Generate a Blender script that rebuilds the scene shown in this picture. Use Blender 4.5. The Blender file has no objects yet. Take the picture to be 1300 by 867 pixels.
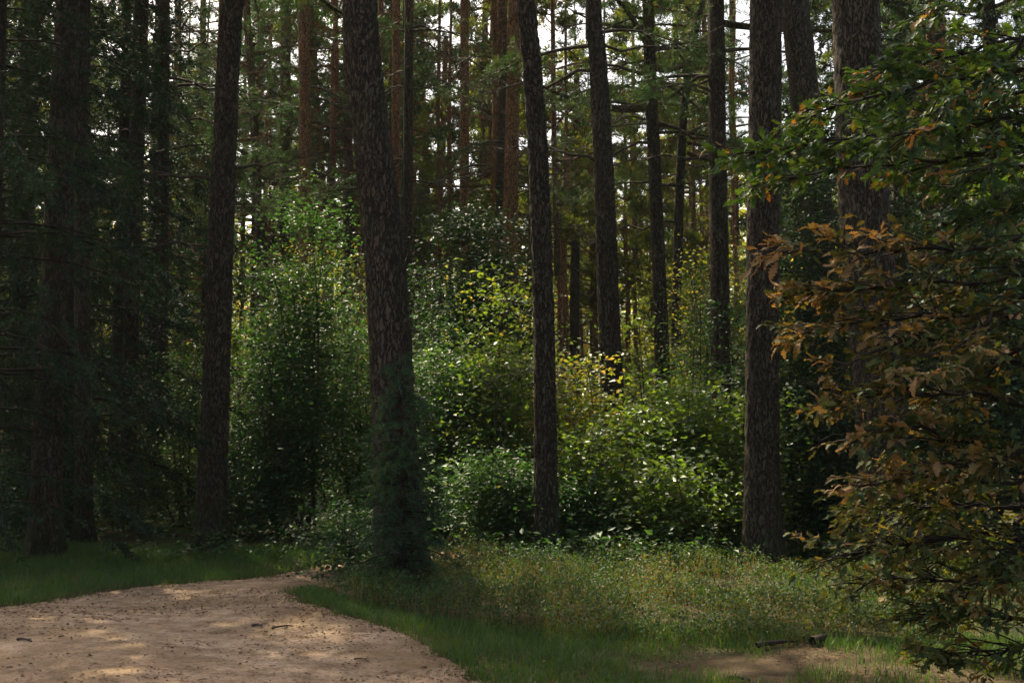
import bpy, math, random
import numpy as np
from mathutils import Vector, Matrix, noise as mnoise

sc = bpy.context.scene
C = sc.collection
rng = np.random.default_rng(7)
random.seed(7)
R = math.radians

# ------------------------------------------------------------------ camera, sky, sun, exposure
PW, PH, FPX, CAMZ, HORIZON = 1300, 867, 1500.0, 1.6, 545.0
PITCH = math.atan((HORIZON - PH / 2) / FPX)
cam_d = bpy.data.cameras.new('camera'); cam = bpy.data.objects.new('camera', cam_d); C.objects.link(cam)
cam_d.sensor_width = 36.0; cam_d.lens = FPX / PW * 36.0; cam_d.clip_end = 2000; cam_d.clip_start = 0.05
cam.location = (0, 0, CAMZ); cam.rotation_euler = (math.pi / 2 + PITCH, 0, 0)
cam_d.dof.use_dof = False
sc.camera = cam

SUN_EL, SUN_AZ = 52.0, -27.0          # azimuth from +Y (view direction) towards +X
wd = bpy.data.worlds.new('World'); sc.world = wd; wd.use_nodes = True
nt = wd.node_tree; bg = nt.nodes['Background']
sky = nt.nodes.new('ShaderNodeTexSky'); sky.sky_type = 'NISHITA'; sky.sun_disc = False
sky.sun_elevation = R(SUN_EL); sky.sun_rotation = R(SUN_AZ); sky.dust_density = 5.0; sky.air_density = 0.6; sky.ozone_density = 1.0
nt.links.new(sky.outputs[0], bg.inputs[0]); bg.inputs[1].default_value = 0.14
sd = bpy.data.lights.new('sun', 'SUN'); sun = bpy.data.objects.new('sun', sd); C.objects.link(sun)
sd.energy = 4.8; sd.angle = R(0.6); sd.color = (1.0, 0.92, 0.78)
sdir = Vector((math.sin(R(SUN_AZ)) * math.cos(R(SUN_EL)), math.cos(R(SUN_AZ)) * math.cos(R(SUN_EL)), math.sin(R(SUN_EL))))
sun.rotation_euler = sdir.to_track_quat('Z', 'Y').to_euler(); sun.location = (0, 0, 60)
sc.view_settings.view_transform = 'Standard'; sc.view_settings.look = 'None'
sc.view_settings.exposure = 1.27; sc.view_settings.gamma = 1.0
sc.view_settings.use_white_balance = True; sc.view_settings.white_balance_temperature = 7450; sc.view_settings.white_balance_tint = 4
cy = sc.cycles
cy.max_bounces = 9; cy.diffuse_bounces = 6; cy.glossy_bounces = 2; cy.transmission_bounces = 6; cy.volume_bounces = 1; cy.transparent_max_bounces = 4
cy.use_denoising = True; cy.denoiser = 'OPENIMAGEDENOISE'; cy.sample_clamp_indirect = 4.0
cy.use_adaptive_sampling = False
cy.caustics_reflective = False; cy.caustics_refractive = False

# thin haze volume added to lift the shadows: one closed box round everything
hm_ = bpy.data.materials.new('haze_air'); hm_.use_nodes = True; ht = hm_.node_tree
for n_ in list(ht.nodes): ht.nodes.remove(n_)
ho = ht.nodes.new('ShaderNodeOutputMaterial'); hp = ht.nodes.new('ShaderNodeVolumePrincipled')
hp.inputs['Color'].default_value = (0.92, 0.95, 0.88, 1); hp.inputs['Density'].default_value = 0.00025; hp.inputs['Anisotropy'].default_value = 0.35
ht.links.new(hp.outputs[0], ho.inputs['Volume'])
hme = bpy.data.meshes.new('haze'); X_, Y0_, Y1_, Z0_, Z1_ = 950, -350, 1250, -1.2, 28
hme.from_pydata([(-X_, Y0_, Z0_), (X_, Y0_, Z0_), (X_, Y1_, Z0_), (-X_, Y1_, Z0_), (-X_, Y0_, Z1_), (X_, Y0_, Z1_), (X_, Y1_, Z1_), (-X_, Y1_, Z1_)], [], [(0, 3, 2, 1), (4, 5, 6, 7), (0, 1, 5, 4), (1, 2, 6, 5), (2, 3, 7, 6), (3, 0, 4, 7)])
hme.materials.append(hm_); hz_o = bpy.data.objects.new('haze', hme); C.objects.link(hz_o)
hz_o['kind'] = 'stuff'; hz_o['label'] = 'thin pale haze added between the trees to lift the shadows'; hz_o['category'] = 'haze'

# ------------------------------------------------------------------ projection helpers
_f = np.array([0, math.cos(PITCH), math.sin(PITCH)]); _u = np.array([0, -math.sin(PITCH), math.cos(PITCH)])
def ray(px, py):
    return np.array([(px - PW / 2) / FPX, 0, 0]) + _f + _u * (-(py - PH / 2) / FPX)
def at(px, py, Y):
    d = ray(px, py); return np.array([0, 0, CAMZ]) + d * (Y / d[1])
def gnd(px, py):
    d = ray(px, py); t = CAMZ / -d[2]; return np.array([d[0] * t, d[1] * t])
def ground_z(x, y):
    return (0.05 * math.sin(x * 0.7 + 1.3) * math.sin(y * 0.55 + 0.4) + 0.02 * math.sin(x * 2.1 + y * 1.7)) * (1 if y < 60 else 0.5)
def gz_np(x, y):
    return 0.05 * np.sin(x * 0.7 + 1.3) * np.sin(y * 0.55 + 0.4) + 0.02 * np.sin(x * 2.1 + y * 1.7)

# ------------------------------------------------------------------ object helpers
def mk_mesh(name, V, F, mat, tint=None, smooth=False):
    V = np.asarray(V, np.float32); F = np.asarray(F, np.int32); k = F.shape[1]
    me = bpy.data.meshes.new(name)
    me.vertices.add(len(V)); me.vertices.foreach_set('co', V.ravel())
    me.loops.add(F.size); me.loops.foreach_set('vertex_index', F.ravel())
    me.polygons.add(len(F)); me.polygons.foreach_set('loop_start', np.arange(0, F.size, k, dtype=np.int32))
    me.polygons.foreach_set('use_smooth', np.full(len(F), smooth))
    me.update(calc_edges=True)
    if tint is not None:
        a = me.attributes.new('tint', 'FLOAT', 'POINT'); a.data.foreach_set('value', np.asarray(tint, np.float32))
    if mat: me.materials.append(mat)
    return me
def part(name, me, parent=None, loc=(0, 0, 0), rot=(0, 0, 0), scale=(1, 1, 1), kind=None):
    o = bpy.data.objects.new(name, me); C.objects.link(o)
    if parent: o.parent = parent
    o.location = loc; o.rotation_euler = rot; o.scale = scale
    if kind: o['kind'] = kind
    return o
def tag(o, label, cat, group=None, kind=None):
    o['label'] = label; o['category'] = cat
    if group: o['group'] = group
    if kind: o['kind'] = kind
    return o
def thing(name, label, cat, loc, group=None, rotz=0):
    o = bpy.data.objects.new(name, None); C.objects.link(o); o.empty_display_size = 0.2
    o.location = loc; o.rotation_euler = (0, 0, rotz)
    return tag(o, label, cat, group)

class MB:
    def __init__(s): s.v = []; s.f = []; s.t = []; s.n = 0
    def add(s, V, F, t=None):
        V = np.asarray(V, float).reshape(-1, 3); F = np.asarray(F, int)
        s.v.append(V); s.f.append(F + s.n); s.n += len(V)
        s.t.append(np.full(len(V), 0.5) if t is None else np.broadcast_to(np.asarray(t, float), (len(V),)))
    def mesh(s, name, mat, smooth=False):
        return mk_mesh(name, np.concatenate(s.v), np.concatenate(s.f), mat, np.concatenate(s.t), smooth)

def unit(v):
    return v / np.maximum(np.linalg.norm(v, axis=-1, keepdims=True), 1e-9)
def rand_dirs(n, g):
    return unit(g.normal(size=(n, 3)))
def tube(P, rad, segs=6, cap=True):
    P = np.asarray(P, float); n = len(P); rad = np.broadcast_to(np.asarray(rad, float), (n,))
    T = np.gradient(P, axis=0); T = unit(T)
    ref = np.array([0, 0, 1.0]) if abs(T[0][2]) < 0.8 else np.array([1.0, 0, 0])
    A = unit(np.cross(T, ref)); B = np.cross(T, A)
    th = np.linspace(0, 2 * np.pi, segs, endpoint=False)
    ring = P[:, None] + rad[:, None, None] * (np.cos(th)[None, :, None] * A[:, None] + np.sin(th)[None, :, None] * B[:, None])
    V = ring.reshape(-1, 3)
    i = np.arange(n - 1)[:, None] * segs; j = np.arange(segs)[None]; j2 = (j + 1) % segs
    F = np.stack([i + j, i + j2, i + segs + j2, i + segs + j], -1).reshape(-1, 4)
    return V, F
def rhombs(P, D, N, L, W, fold=0.0):
    """thin folded diamonds: one quad per leaf or needle"""
    P = np.asarray(P); n = len(P); L = np.broadcast_to(L, (n,))[:, None]; W = np.broadcast_to(W, (n,))[:, None]
    S = unit(np.cross(D, N)); N2 = np.cross(S, D); fo = fold * W
    V = np.stack([P, P + 0.45 * L * D + 0.5 * W * S + fo * N2, P + L * D, P + 0.45 * L * D - 0.5 * W * S + fo * N2], 1)
    F = np.arange(4 * n).reshape(-1, 4)
    return V.reshape(-1, 3), F

# ------------------------------------------------------------------ materials
def new_mat(name):
    m = bpy.data.materials.new(name); m.use_nodes = True; t = m.node_tree
    for n in list(t.nodes): t.nodes.remove(n)
    out = t.nodes.new('ShaderNodeOutputMaterial')
    return m, t, out
def nd(t, typ, **kw):
    n = t.nodes.new(typ)
    for k, v in kw.items():
        if k.startswith('i_'):
            key = k[2:]; n.inputs[int(key) if key.isdigit() else key].default_value = v
        else: setattr(n, k, v)
    return n
def ramp(t, fac, stops, interp='LINEAR'):
    r = t.nodes.new('ShaderNodeValToRGB'); e = r.color_ramp.elements; r.color_ramp.interpolation = interp
    while len(e) < len(stops): e.new(0.5)
    for el, (p, c) in zip(e, stops):
        el.position = p; el.color = (*c, 1)
    t.links.new(fac, r.inputs[0]); return r.outputs[0]

def leaf_mat(name, stops, trans=0.4, rough=0.5, source='tint', tcol=(1.7, 1.5, 0.5), spec=0.5):
    m, t, out = new_mat(name)
    if source == 'object':
        fs_ = nd(t, 'ShaderNodeSeparateColor'); t.links.new(nd(t, 'ShaderNodeObjectInfo').outputs['Color'], fs_.inputs[0]); fac = fs_.outputs[0]
    else:
        fac = nd(t, 'ShaderNodeAttribute', attribute_name='tint').outputs['Fac']
    col = ramp(t, fac, stops)
    p = nd(t, 'ShaderNodeBsdfPrincipled'); t.links.new(col, p.inputs['Base Color'])
    p.inputs['Roughness'].default_value = rough; p.inputs['Specular IOR Level'].default_value = spec
    mx = nd(t, 'ShaderNodeMix', data_type='RGBA', blend_type='MULTIPLY'); mx.inputs[0].default_value = 1
    t.links.new(col, mx.inputs[6]); mx.inputs[7].default_value = (*tcol, 1)
    tr = nd(t, 'ShaderNodeBsdfTranslucent'); t.links.new(mx.outputs[2], tr.inputs[0])
    ms = nd(t, 'ShaderNodeMixShader'); ms.inputs[0].default_value = trans
    t.links.new(p.outputs[0], ms.inputs[1]); t.links.new(tr.outputs[0], ms.inputs[2]); t.links.new(ms.outputs[0], out.inputs[0])
    return m

def bark_mat(name, low, crack, high, z0=7.0, z1=11.0, scale=1.0, bump=1.0):
    m, t, out = new_mat(name)
    tc = nd(t, 'ShaderNodeTexCoord')
    mp = nd(t, 'ShaderNodeMapping'); mp.inputs['Scale'].default_value = (1, 1, 0.32); t.links.new(tc.outputs['Object'], mp.inputs[0])
    vo = nd(t, 'ShaderNodeTexVoronoi', feature='DISTANCE_TO_EDGE'); vo.inputs['Scale'].default_value = 27 * scale
    no = nd(t, 'ShaderNodeTexNoise'); no.inputs['Scale'].default_value = 22 * scale; no.inputs['Detail'].default_value = 6
    mxv = nd(t, 'ShaderNodeMix', data_type='VECTOR'); mxv.inputs[0].default_value = 0.12
    t.links.new(mp.outputs[0], mxv.inputs[4]); t.links.new(no.outputs['Color'], mxv.inputs[5])
    t.links.new(mp.outputs[0], no.inputs['Vector']); t.links.new(mxv.outputs[1], vo.inputs['Vector'])
    edge = nd(t, 'ShaderNodeMapRange'); t.links.new(vo.outputs['Distance'], edge.inputs[0]); edge.inputs[2].default_value = 0.19
    n2 = nd(t, 'ShaderNodeTexNoise'); n2.inputs['Scale'].default_value = 1.6; n2.inputs['Detail'].default_value = 5
    t.links.new(tc.outputs['Object'], n2.inputs['Vector'])
    vc = nd(t, 'ShaderNodeTexVoronoi'); vc.inputs['Scale'].default_value = 27 * scale; t.links.new(mxv.outputs[1], vc.inputs['Vector'])
    plate = nd(t, 'ShaderNodeMix', data_type='RGBA'); plate.inputs[6].default_value = (*low, 1)
    plate.inputs[7].default_value = (low[0] * 0.84, low[1] * 0.86, low[2] * 0.88, 1)
    sep0 = nd(t, 'ShaderNodeSeparateColor'); t.links.new(vc.outputs['Color'], sep0.inputs[0])
    t.links.new(sep0.outputs[0], plate.inputs[0])
    sep = nd(t, 'ShaderNodeSeparateXYZ'); t.links.new(tc.outputs['Object'], sep.inputs[0])
    hz = nd(t, 'ShaderNodeMath', operation='MULTIPLY_ADD'); t.links.new(n2.outputs['Fac'], hz.inputs[0]); hz.inputs[1].default_value = 4.0
    t.links.new(sep.outputs[2], hz.inputs[2])
    mr = nd(t, 'ShaderNodeMapRange'); t.links.new(hz.outputs[0], mr.inputs[0]); mr.inputs[1].default_value = z0 + 2; mr.inputs[2].default_value = z1 + 2
    up = nd(t, 'ShaderNodeMix', data_type='RGBA'); t.links.new(mr.outputs[0], up.inputs[0]); t.links.new(plate.outputs[2], up.inputs[6]); up.inputs[7].default_value = (*high, 1)
    fin = nd(t, 'ShaderNodeMix', data_type='RGBA'); t.links.new(edge.outputs[0], fin.inputs[0]); fin.inputs[6].default_value = (*crack, 1); t.links.new(up.outputs[2], fin.inputs[7])
    # lichen and moss blotches
    lr = ramp(t, n2.outputs['Fac'], [(0.55, (0, 0, 0)), (0.72, (1, 1, 1))])
    li = nd(t, 'ShaderNodeMix', data_type='RGBA', blend_type='MIX'); lm = nd(t, 'ShaderNodeMath', operation='MULTIPLY'); t.links.new(lr, lm.inputs[0]); lm.inputs[1].default_value = 0.3
    t.links.new(lm.outputs[0], li.inputs[0]); t.links.new(fin.outputs[2], li.inputs[6]); li.inputs[7].default_value = (0.06, 0.075, 0.045, 1)
    mz = nd(t, 'ShaderNodeMapRange'); t.links.new(sep.outputs[2], mz.inputs[0]); mz.inputs[1].default_value = 1.1; mz.inputs[2].default_value = 0.0
    mq = nd(t, 'ShaderNodeMath', operation='MULTIPLY'); t.links.new(mz.outputs[0], mq.inputs[0]); t.links.new(ramp(t, no.outputs['Fac'], [(0.38, (0, 0, 0)), (0.6, (0.85, 0.85, 0.85))]), mq.inputs[1])
    lo_ = li; li = nd(t, 'ShaderNodeMix', data_type='RGBA', blend_type='MIX'); t.links.new(mq.outputs[0], li.inputs[0]); t.links.new(lo_.outputs[2], li.inputs[6]); li.inputs[7].default_value = (0.045, 0.062, 0.022, 1)
    p = nd(t, 'ShaderNodeBsdfPrincipled'); p.inputs['Roughness'].default_value = 0.9; p.inputs['Specular IOR Level'].default_value = 0.15
    t.links.new(li.outputs[2], p.inputs['Base Color'])
    b = nd(t, 'ShaderNodeBump'); b.inputs['Strength'].default_value = bump; b.inputs['Distance'].default_value = 0.03
    ad = nd(t, 'ShaderNodeMath', operation='MULTIPLY_ADD'); t.links.new(no.outputs['Fac'], ad.inputs[0]); ad.inputs[1].default_value = 0.35; t.links.new(edge.outputs[0], ad.inputs[2])
    t.links.new(ad.outputs[0], b.inputs['Height']); t.links.new(b.outputs[0], p.inputs['Normal'])
    t.links.new(p.outputs[0], out.inputs[0])
    return m

def simple_mat(name, stops, scale=8, rough=0.9, detail=6, bump=0.3, dist=0.02):
    m, t, out = new_mat(name)
    tc = nd(t, 'ShaderNodeTexCoord'); no = nd(t, 'ShaderNodeTexNoise'); no.inputs['Scale'].default_value = scale; no.inputs['Detail'].default_value = detail
    t.links.new(tc.outputs['Object'], no.inputs['Vector'])
    p = nd(t, 'ShaderNodeBsdfPrincipled'); p.inputs['Roughness'].default_value = rough; p.inputs['Specular IOR Level'].default_value = 0.2
    t.links.new(ramp(t, no.outputs['Fac'], stops), p.inputs['Base Color'])
    b = nd(t, 'ShaderNodeBump'); b.inputs['Strength'].default_value = bump; b.inputs['Distance'].default_value = dist
    t.links.new(no.outputs['Fac'], b.inputs['Height']); t.links.new(b.outputs[0], p.inputs['Normal']); t.links.new(p.outputs[0], out.inputs[0])
    return m

def soil_mat(name, base_stops, patch_col, speck_col, patch_amt, bump=0.5):
    m, t, out = new_mat(name)
    tc = nd(t, 'ShaderNodeTexCoord')
    def noi(s, d=6, r=0.55, stretch=None):
        n = nd(t, 'ShaderNodeTexNoise'); n.inputs['Scale'].default_value = s; n.inputs['Detail'].default_value = d; n.inputs['Roughness'].default_value = r
        t.links.new(tc.outputs['Object'], n.inputs['Vector']); return n.outputs['Fac']
    big, mid, fine = noi(0.8, 5), noi(5, 6, 0.65), noi(45, 4, 0.7)
    a = nd(t, 'ShaderNodeMath', operation='MULTIPLY_ADD'); t.links.new(mid, a.inputs[0]); a.inputs[1].default_value = 0.6
    a2 = nd(t, 'ShaderNodeMath', operation='MULTIPLY'); t.links.new(fine, a2.inputs[0]); a2.inputs[1].default_value = 0.4
    t.links.new(a2.outputs[0], a.inputs[2])
    col = ramp(t, a.outputs[0], base_stops)
    pr = ramp(t, big, [(0.42, (0, 0, 0)), (0.66, (1, 1, 1))])
    pm = nd(t, 'ShaderNodeMath', operation='MULTIPLY'); t.links.new(pr, pm.inputs[0]); pm.inputs[1].default_value = patch_amt
    mx = nd(t, 'ShaderNodeMix', data_type='RGBA'); t.links.new(pm.outputs[0], mx.inputs[0]); t.links.new(col, mx.inputs[6]); mx.inputs[7].default_value = (*patch_col, 1)
    sp = ramp(t, noi(28, 5, 0.75), [(0.54, (0, 0, 0)), (0.64, (1, 1, 1))])
    sm = nd(t, 'ShaderNodeMath', operation='MULTIPLY'); t.links.new(sp, sm.inputs[0]); t.links.new(ramp(t, mid, [(0.4, (0.15, 0.15, 0.15)), (0.6, (0.9, 0.9, 0.9))]), sm.inputs[1])
    m2 = nd(t, 'ShaderNodeMix', data_type='RGBA'); t.links.new(sm.outputs[0], m2.inputs[0]); t.links.new(mx.outputs[2], m2.inputs[6]); m2.inputs[7].default_value = (*speck_col, 1)
    p = nd(t, 'ShaderNodeBsdfPrincipled'); p.inputs['Roughness'].default_value = 0.95; p.inputs['Specular IOR Level'].default_value = 0.1
    t.links.new(m2.outputs[2], p.inputs['Base Color'])
    b = nd(t, 'ShaderNodeBump'); b.inputs['Strength'].default_value = bump; b.inputs['Distance'].default_value = 0.03
    t.links.new(a.outputs[0], b.inputs['Height']); t.links.new(b.outputs[0], p.inputs['Normal']); t.links.new(p.outputs[0], out.inputs[0])
    return m

M_path = soil_mat('path_dirt', [(0.36, (0.09, 0.058, 0.036)), (0.45, (0.265, 0.18, 0.118)), (0.53, (0.39, 0.275, 0.188)), (0.63, (0.52, 0.382, 0.275))], (0.18, 0.12, 0.072), (0.05, 0.033, 0.021), 0.8, 1.0)
M_soil = soil_mat('forest_soil', [(0.3, (0.03, 0.03, 0.015)), (0.5, (0.07, 0.055, 0.03)), (0.7, (0.13, 0.09, 0.055))], (0.03, 0.06, 0.02), (0.02, 0.015, 0.01), 0.6)
M_bark = bark_mat('pine_bark', (0.094, 0.071, 0.05), (0.026, 0.02, 0.015), (0.26, 0.125, 0.065), 9, 14)
M_bark_red = bark_mat('red_pine_bark', (0.15, 0.085, 0.052), (0.035, 0.022, 0.015), (0.38, 0.18, 0.085), 1, 5)  # red bark, its upper orange strengthened to stand in for warm light
M_bark_dark = bark_mat('spruce_bark', (0.075, 0.055, 0.045), (0.02, 0.017, 0.015), (0.09, 0.06, 0.045), 12, 18)
M_twig = simple_mat('twig_wood', [(0.3, (0.03, 0.022, 0.016)), (0.7, (0.085, 0.065, 0.05))], 14)
M_dark_twig = simple_mat('dark_twig_wood', [(0.3, (0.012, 0.01, 0.008)), (0.7, (0.035, 0.027, 0.02))], 14)
M_young = leaf_mat('young_spruce_needles', [(0, (0.025, 0.06, 0.03)), (1, (0.05, 0.10, 0.045))], 0.3, 0.6, spec=0.3)
M_needle = leaf_mat('pine_needles', [(0, (0.02, 0.05, 0.018)), (0.6, (0.036, 0.08, 0.028)), (1, (0.075, 0.11, 0.03))], 0.28, 0.6, tcol=(1.6, 1.6, 0.5), spec=0.3)
M_needle_far = leaf_mat('far_pine_needles_lit', [(0, (0.038, 0.075, 0.024)), (0.6, (0.075, 0.11, 0.03)), (1, (0.16, 0.14, 0.04))], 0.5, 0.6, tcol=(2.1, 1.7, 0.5), spec=0.3)  # yellower and brighter than near needles: sunlit background put into the colour
M_spruce = leaf_mat('spruce_needles', [(0, (0.009, 0.029, 0.012)), (1, (0.024, 0.054, 0.02))], 0.12, 0.65, spec=0.25)
M_leaf = leaf_mat('shrub_leaves', [(0, (0.024, 0.062, 0.026)), (0.55, (0.045, 0.10, 0.036)), (0.9, (0.085, 0.145, 0.042)), (1, (0.18, 0.15, 0.045))], 0.42, 0.48, spec=0.32, tcol=(1.3, 1.4, 0.6))
M_leaf_y = leaf_mat('yellowing_backlit_leaves', [(0, (0.045, 0.095, 0.03)), (0.5, (0.09, 0.15, 0.04)), (0.8, (0.15, 0.175, 0.05)), (1, (0.24, 0.17, 0.08))], 0.52, 0.42, tcol=(1.9, 1.7, 0.5))  # real yellowing, plus lightness standing in for backlight on the shrubs
M_leaf_far = leaf_mat('distant_leaves_lit', [(0, (0.07, 0.11, 0.03)), (0.5, (0.13, 0.16, 0.045)), (1, (0.30, 0.24, 0.08))], 0.55, 0.5, tcol=(2.2, 1.8, 0.6))  # leaf colour lightened to stand in for sun glow in the far foliage
M_leaf_dark = leaf_mat('dark_shrub_leaves', [(0, (0.014, 0.04, 0.018)), (0.7, (0.03, 0.07, 0.028)), (1, (0.06, 0.10, 0.035))], 0.2, 0.55, spec=0.22)
M_grass = leaf_mat('grass_blades', [(0, (0.036, 0.088, 0.024)), (0.55, (0.066, 0.13, 0.034)), (0.8, (0.11, 0.14, 0.045)), (1, (0.22, 0.17, 0.08))], 0.4, 0.55)
M_bilb = leaf_mat('bilberry_leaves', [(0, (0.022, 0.058, 0.022)), (0.6, (0.044, 0.092, 0.032)), (0.85, (0.10, 0.125, 0.045)), (1, (0.17, 0.12, 0.06))], 0.36, 0.62, spec=0.28)
OAK_G = [(0, (0.024, 0.055, 0.02)), (0.6, (0.05, 0.10, 0.028)), (0.84, (0.09, 0.12, 0.03)), (0.9, (0.20, 0.13, 0.04)), (1, (0.28, 0.12, 0.045))]
OAK_B = [(0, (0.03, 0.06, 0.018)), (0.35, (0.065, 0.085, 0.025)), (0.55, (0.13, 0.11, 0.035)), (0.8, (0.20, 0.13, 0.055)), (1, (0.29, 0.175, 0.085))]
M_oakg, M_oakg1 = leaf_mat('green_oak_foliage', OAK_G, 0.38, 0.55, spec=0.3), leaf_mat('green_oak_leaf', OAK_G, 0.38, 0.55, spec=0.3, source='object')
M_oakb, M_oakb1 = leaf_mat('brown_oak_foliage', OAK_B, 0.34, 0.65, spec=0.2, tcol=(1.4, 1.1, 0.5)), leaf_mat('brown_oak_leaf', OAK_B, 0.34, 0.65, spec=0.2, source='object', tcol=(1.4, 1.1, 0.5))
OAK_Y = [(0, (0.035, 0.065, 0.02)), (0.4, (0.075, 0.105, 0.03)), (0.7, (0.14, 0.13, 0.04)), (1, (0.26, 0.15, 0.055))]
M_oaky, M_oaky1 = leaf_mat('yellow_oak_foliage', OAK_Y, 0.38, 0.62, spec=0.25), leaf_mat('yellow_oak_leaf', OAK_Y, 0.38, 0.62, spec=0.25, source='object')
M_litter = leaf_mat('litter', [(0, (0.05, 0.03, 0.018)), (0.5, (0.14, 0.08, 0.045)), (1, (0.34, 0.22, 0.13))], 0.05, 0.8, spec=0.2)

# ------------------------------------------------------------------ ground and path
def sheet(name, xs, ys, mat, dz=0.0):
    X, Y = np.meshgrid(xs, ys); Z = gz_np(X, Y) * np.where(Y < 60, 1, 0) * np.where(abs(X) < 40, 1, 0) + dz
    V = np.stack([X, Y, Z], -1).reshape(-1, 3); nx = len(xs)
    i = (np.arange(len(ys) - 1)[:, None] * nx + np.arange(nx - 1)[None]).ravel()
    return mk_mesh(name, V, np.stack([i, i + 1, i + nx + 1, i + nx], -1), mat, smooth=True)
xs = np.concatenate([[-900, -300, -100, -60], np.arange(-40, 40.1, 0.4), [60, 100, 300, 900]])
ys = np.concatenate([[-300, -60, -20], np.arange(-6, 40, 0.4), [45, 60, 61, 100, 300, 1200]])
g_o = part('ground', sheet('ground', xs, ys, M_soil)); g_o['kind'] = 'structure'

def smooth_poly(pts, n):
    pts = np.asarray(pts, float); t = np.r_[0, np.cumsum(np.linalg.norm(np.diff(pts, axis=0), axis=1))]
    u = np.linspace(0, t[-1], n); P = np.stack([np.interp(u, t, pts[:, k]) for k in range(2)], -1)
    for _ in range(6):
        P[1:-1] = 0.25 * P[:-2] + 0.5 * P[1:-1] + 0.25 * P[2:]
    return P
NP = 760
L_edge = smooth_poly([(-7.5, 2.0), (-7.2, 6.0), (-6.2, 8.6), gnd(0, 771), gnd(60, 757), gnd(150, 745), gnd(240, 737), gnd(330, 728), gnd(420, 717), (-1.0, 15.3), (0.2, 16.6), (1.6, 17.6), (4, 18.6), (9, 19.6)], NP)
R_edge = smooth_poly([(1.1, 2.0), (0.7, 5.0), gnd(690, 885), gnd(612, 846), gnd(533, 808), gnd(440, 781), gnd(385, 768), gnd(374, 752), (-1.95, 12.2), (-1.5, 13.1), (-0.7, 14.1), (0.2, 15.1), (1.6, 16.0), (4, 17.0), (9, 17.9)], NP)
def wob(P, sd, amp):
    q = np.array([[mnoise.noise((p[0] * f + sd, p[1] * f, sd * 1.7)) for p in P] for f in (1.2, 4.0, 11.0, 24.0)])
    return amp * (q[0] + 0.5 * q[1] + 0.45 * q[2] + 0.4 * q[3])
dn = unit(R_edge - L_edge); L_edge += dn * wob(L_edge, 3.1, 0.16)[:, None]; R_edge += dn * wob(R_edge, 9.3, 0.22)[:, None]
NC = 40
s = np.linspace(0, 1, NC)[None, :, None]
PP = L_edge[:, None] * (1 - s) + R_edge[:, None] * s
PZ = gz_np(PP[..., 0], PP[..., 1]) + 0.012
PZ[:, 0] -= 0.02; PZ[:, -1] -= 0.02
PZ += 0.006 * np.array([[mnoise.noise((p[0] * 3, p[1] * 3, 0)) for p in row] for row in PP])
PV = np.concatenate([PP, PZ[..., None]], -1).reshape(-1, 3)
pi = (np.arange(NP - 1)[:, None] * NC + np.arange(NC - 1)[None]).ravel()
path_o = part('path', mk_mesh('path', PV, np.stack([pi, pi + 1, pi + NC + 1, pi + NC], -1), M_path, smooth=True))
path_o['kind'] = 'structure'
path_poly = np.concatenate([L_edge, R_edge[::-1]])
def in_poly(P, poly):
    x, y = P[:, 0], P[:, 1]; ins = np.zeros(len(P), bool); px, py = poly[:, 0], poly[:, 1]; qx, qy = np.roll(px, 1), np.roll(py, 1)
    for a, b, c, d in zip(px, py, qx, qy):
        if b == d: continue
        ins ^= ((b > y) != (d > y)) & (x < (c - a) * (y - b) / (d - b) + a)
    return ins
path_small = path_poly[::8]

# ------------------------------------------------------------------ needle and leaf builders
def bezier(p0, p1, p2, n):
    t = np.linspace(0, 1, n)[:, None]; return (1 - t) ** 2 * p0 + 2 * t * (1 - t) * p1 + t * t * p2

def pine_crown(seed, z0, z1, rmax, nb, tufts, needles, nl=0.10, nw=0.008, mat=None, wood=True):
    """Scots pine crown: limbs carrying flat pads of needle tufts"""
    g = np.random.default_rng(seed); wb = MB(); nb_ = MB()
    for i in range(nb):
        f = (i + g.uniform(0, 0.8)) / nb; z = z0 + (z1 - z0) * f ** 0.9
        r = rmax * (1 - 0.75 * f ** 1.6) * g.uniform(0.45, 1.05); a = g.uniform(0, 2 * np.pi)
        d = np.array([math.cos(a), math.sin(a), 0]); p0 = np.array([0, 0, z])
        p2 = p0 + d * r + np.array([0, 0, r * g.uniform(-0.12, 0.45)]); p1 = p0 + d * r * 0.5 + np.array([0, 0, r * g.uniform(-0.15, 0.12)]) + g.normal(size=3) * 0.12
        B = bezier(p0, p1, p2, 8)
        wb.add(*tube(B, np.linspace(0.012 + 0.016 * r, 0.008, 8), 5))
        nt_ = int(tufts * (0.5 + 0.5 * r / rmax)); cen = []
        for k in range(max(3, nt_ // 9)):
            u = g.uniform(0.35, 1.0); b0 = B[int(u * 7)]
            sd = unit(d * g.uniform(0.1, 0.9) + g.normal(size=3) * np.array([0.8, 0.8, 0.3])); ln = g.uniform(0.25, 0.8) * (0.5 + 0.4 * r / 2)
            e = b0 + sd * ln; wb.add(*tube(np.array([b0, (b0 + e) / 2 + g.normal(size=3) * 0.04, e]), [0.01, 0.007, 0.004], 3))
            c = b0 + (e - b0) * g.uniform(0.3, 1.05, size=(9, 1)) + g.normal(size=(9, 3)) * np.array([0.13, 0.13, 0.07]); cen.append(c)
        cen = np.concatenate(cen); n = len(cen) * needles
        P = np.repeat(cen, needles, 0); D = unit(rand_dirs(n, g) + np.array([0, 0, 0.5]) + 0.4 * np.repeat(unit(cen - np.array([0, 0, z])), needles, 0))
        tn = np.repeat(np.clip(g.normal(0.45, 0.22, len(cen)), 0, 1), needles)
        V, F = rhombs(P, D, rand_dirs(n, g), nl * g.uniform(0.7, 1.2, n), nw)
        nb_.add(V, F, np.repeat(tn, 4))
    return (nb_.mesh('pine_crown', mat or M_needle), wb.mesh('pine_limbs', M_bark_red, True) if wood else None)

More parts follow.
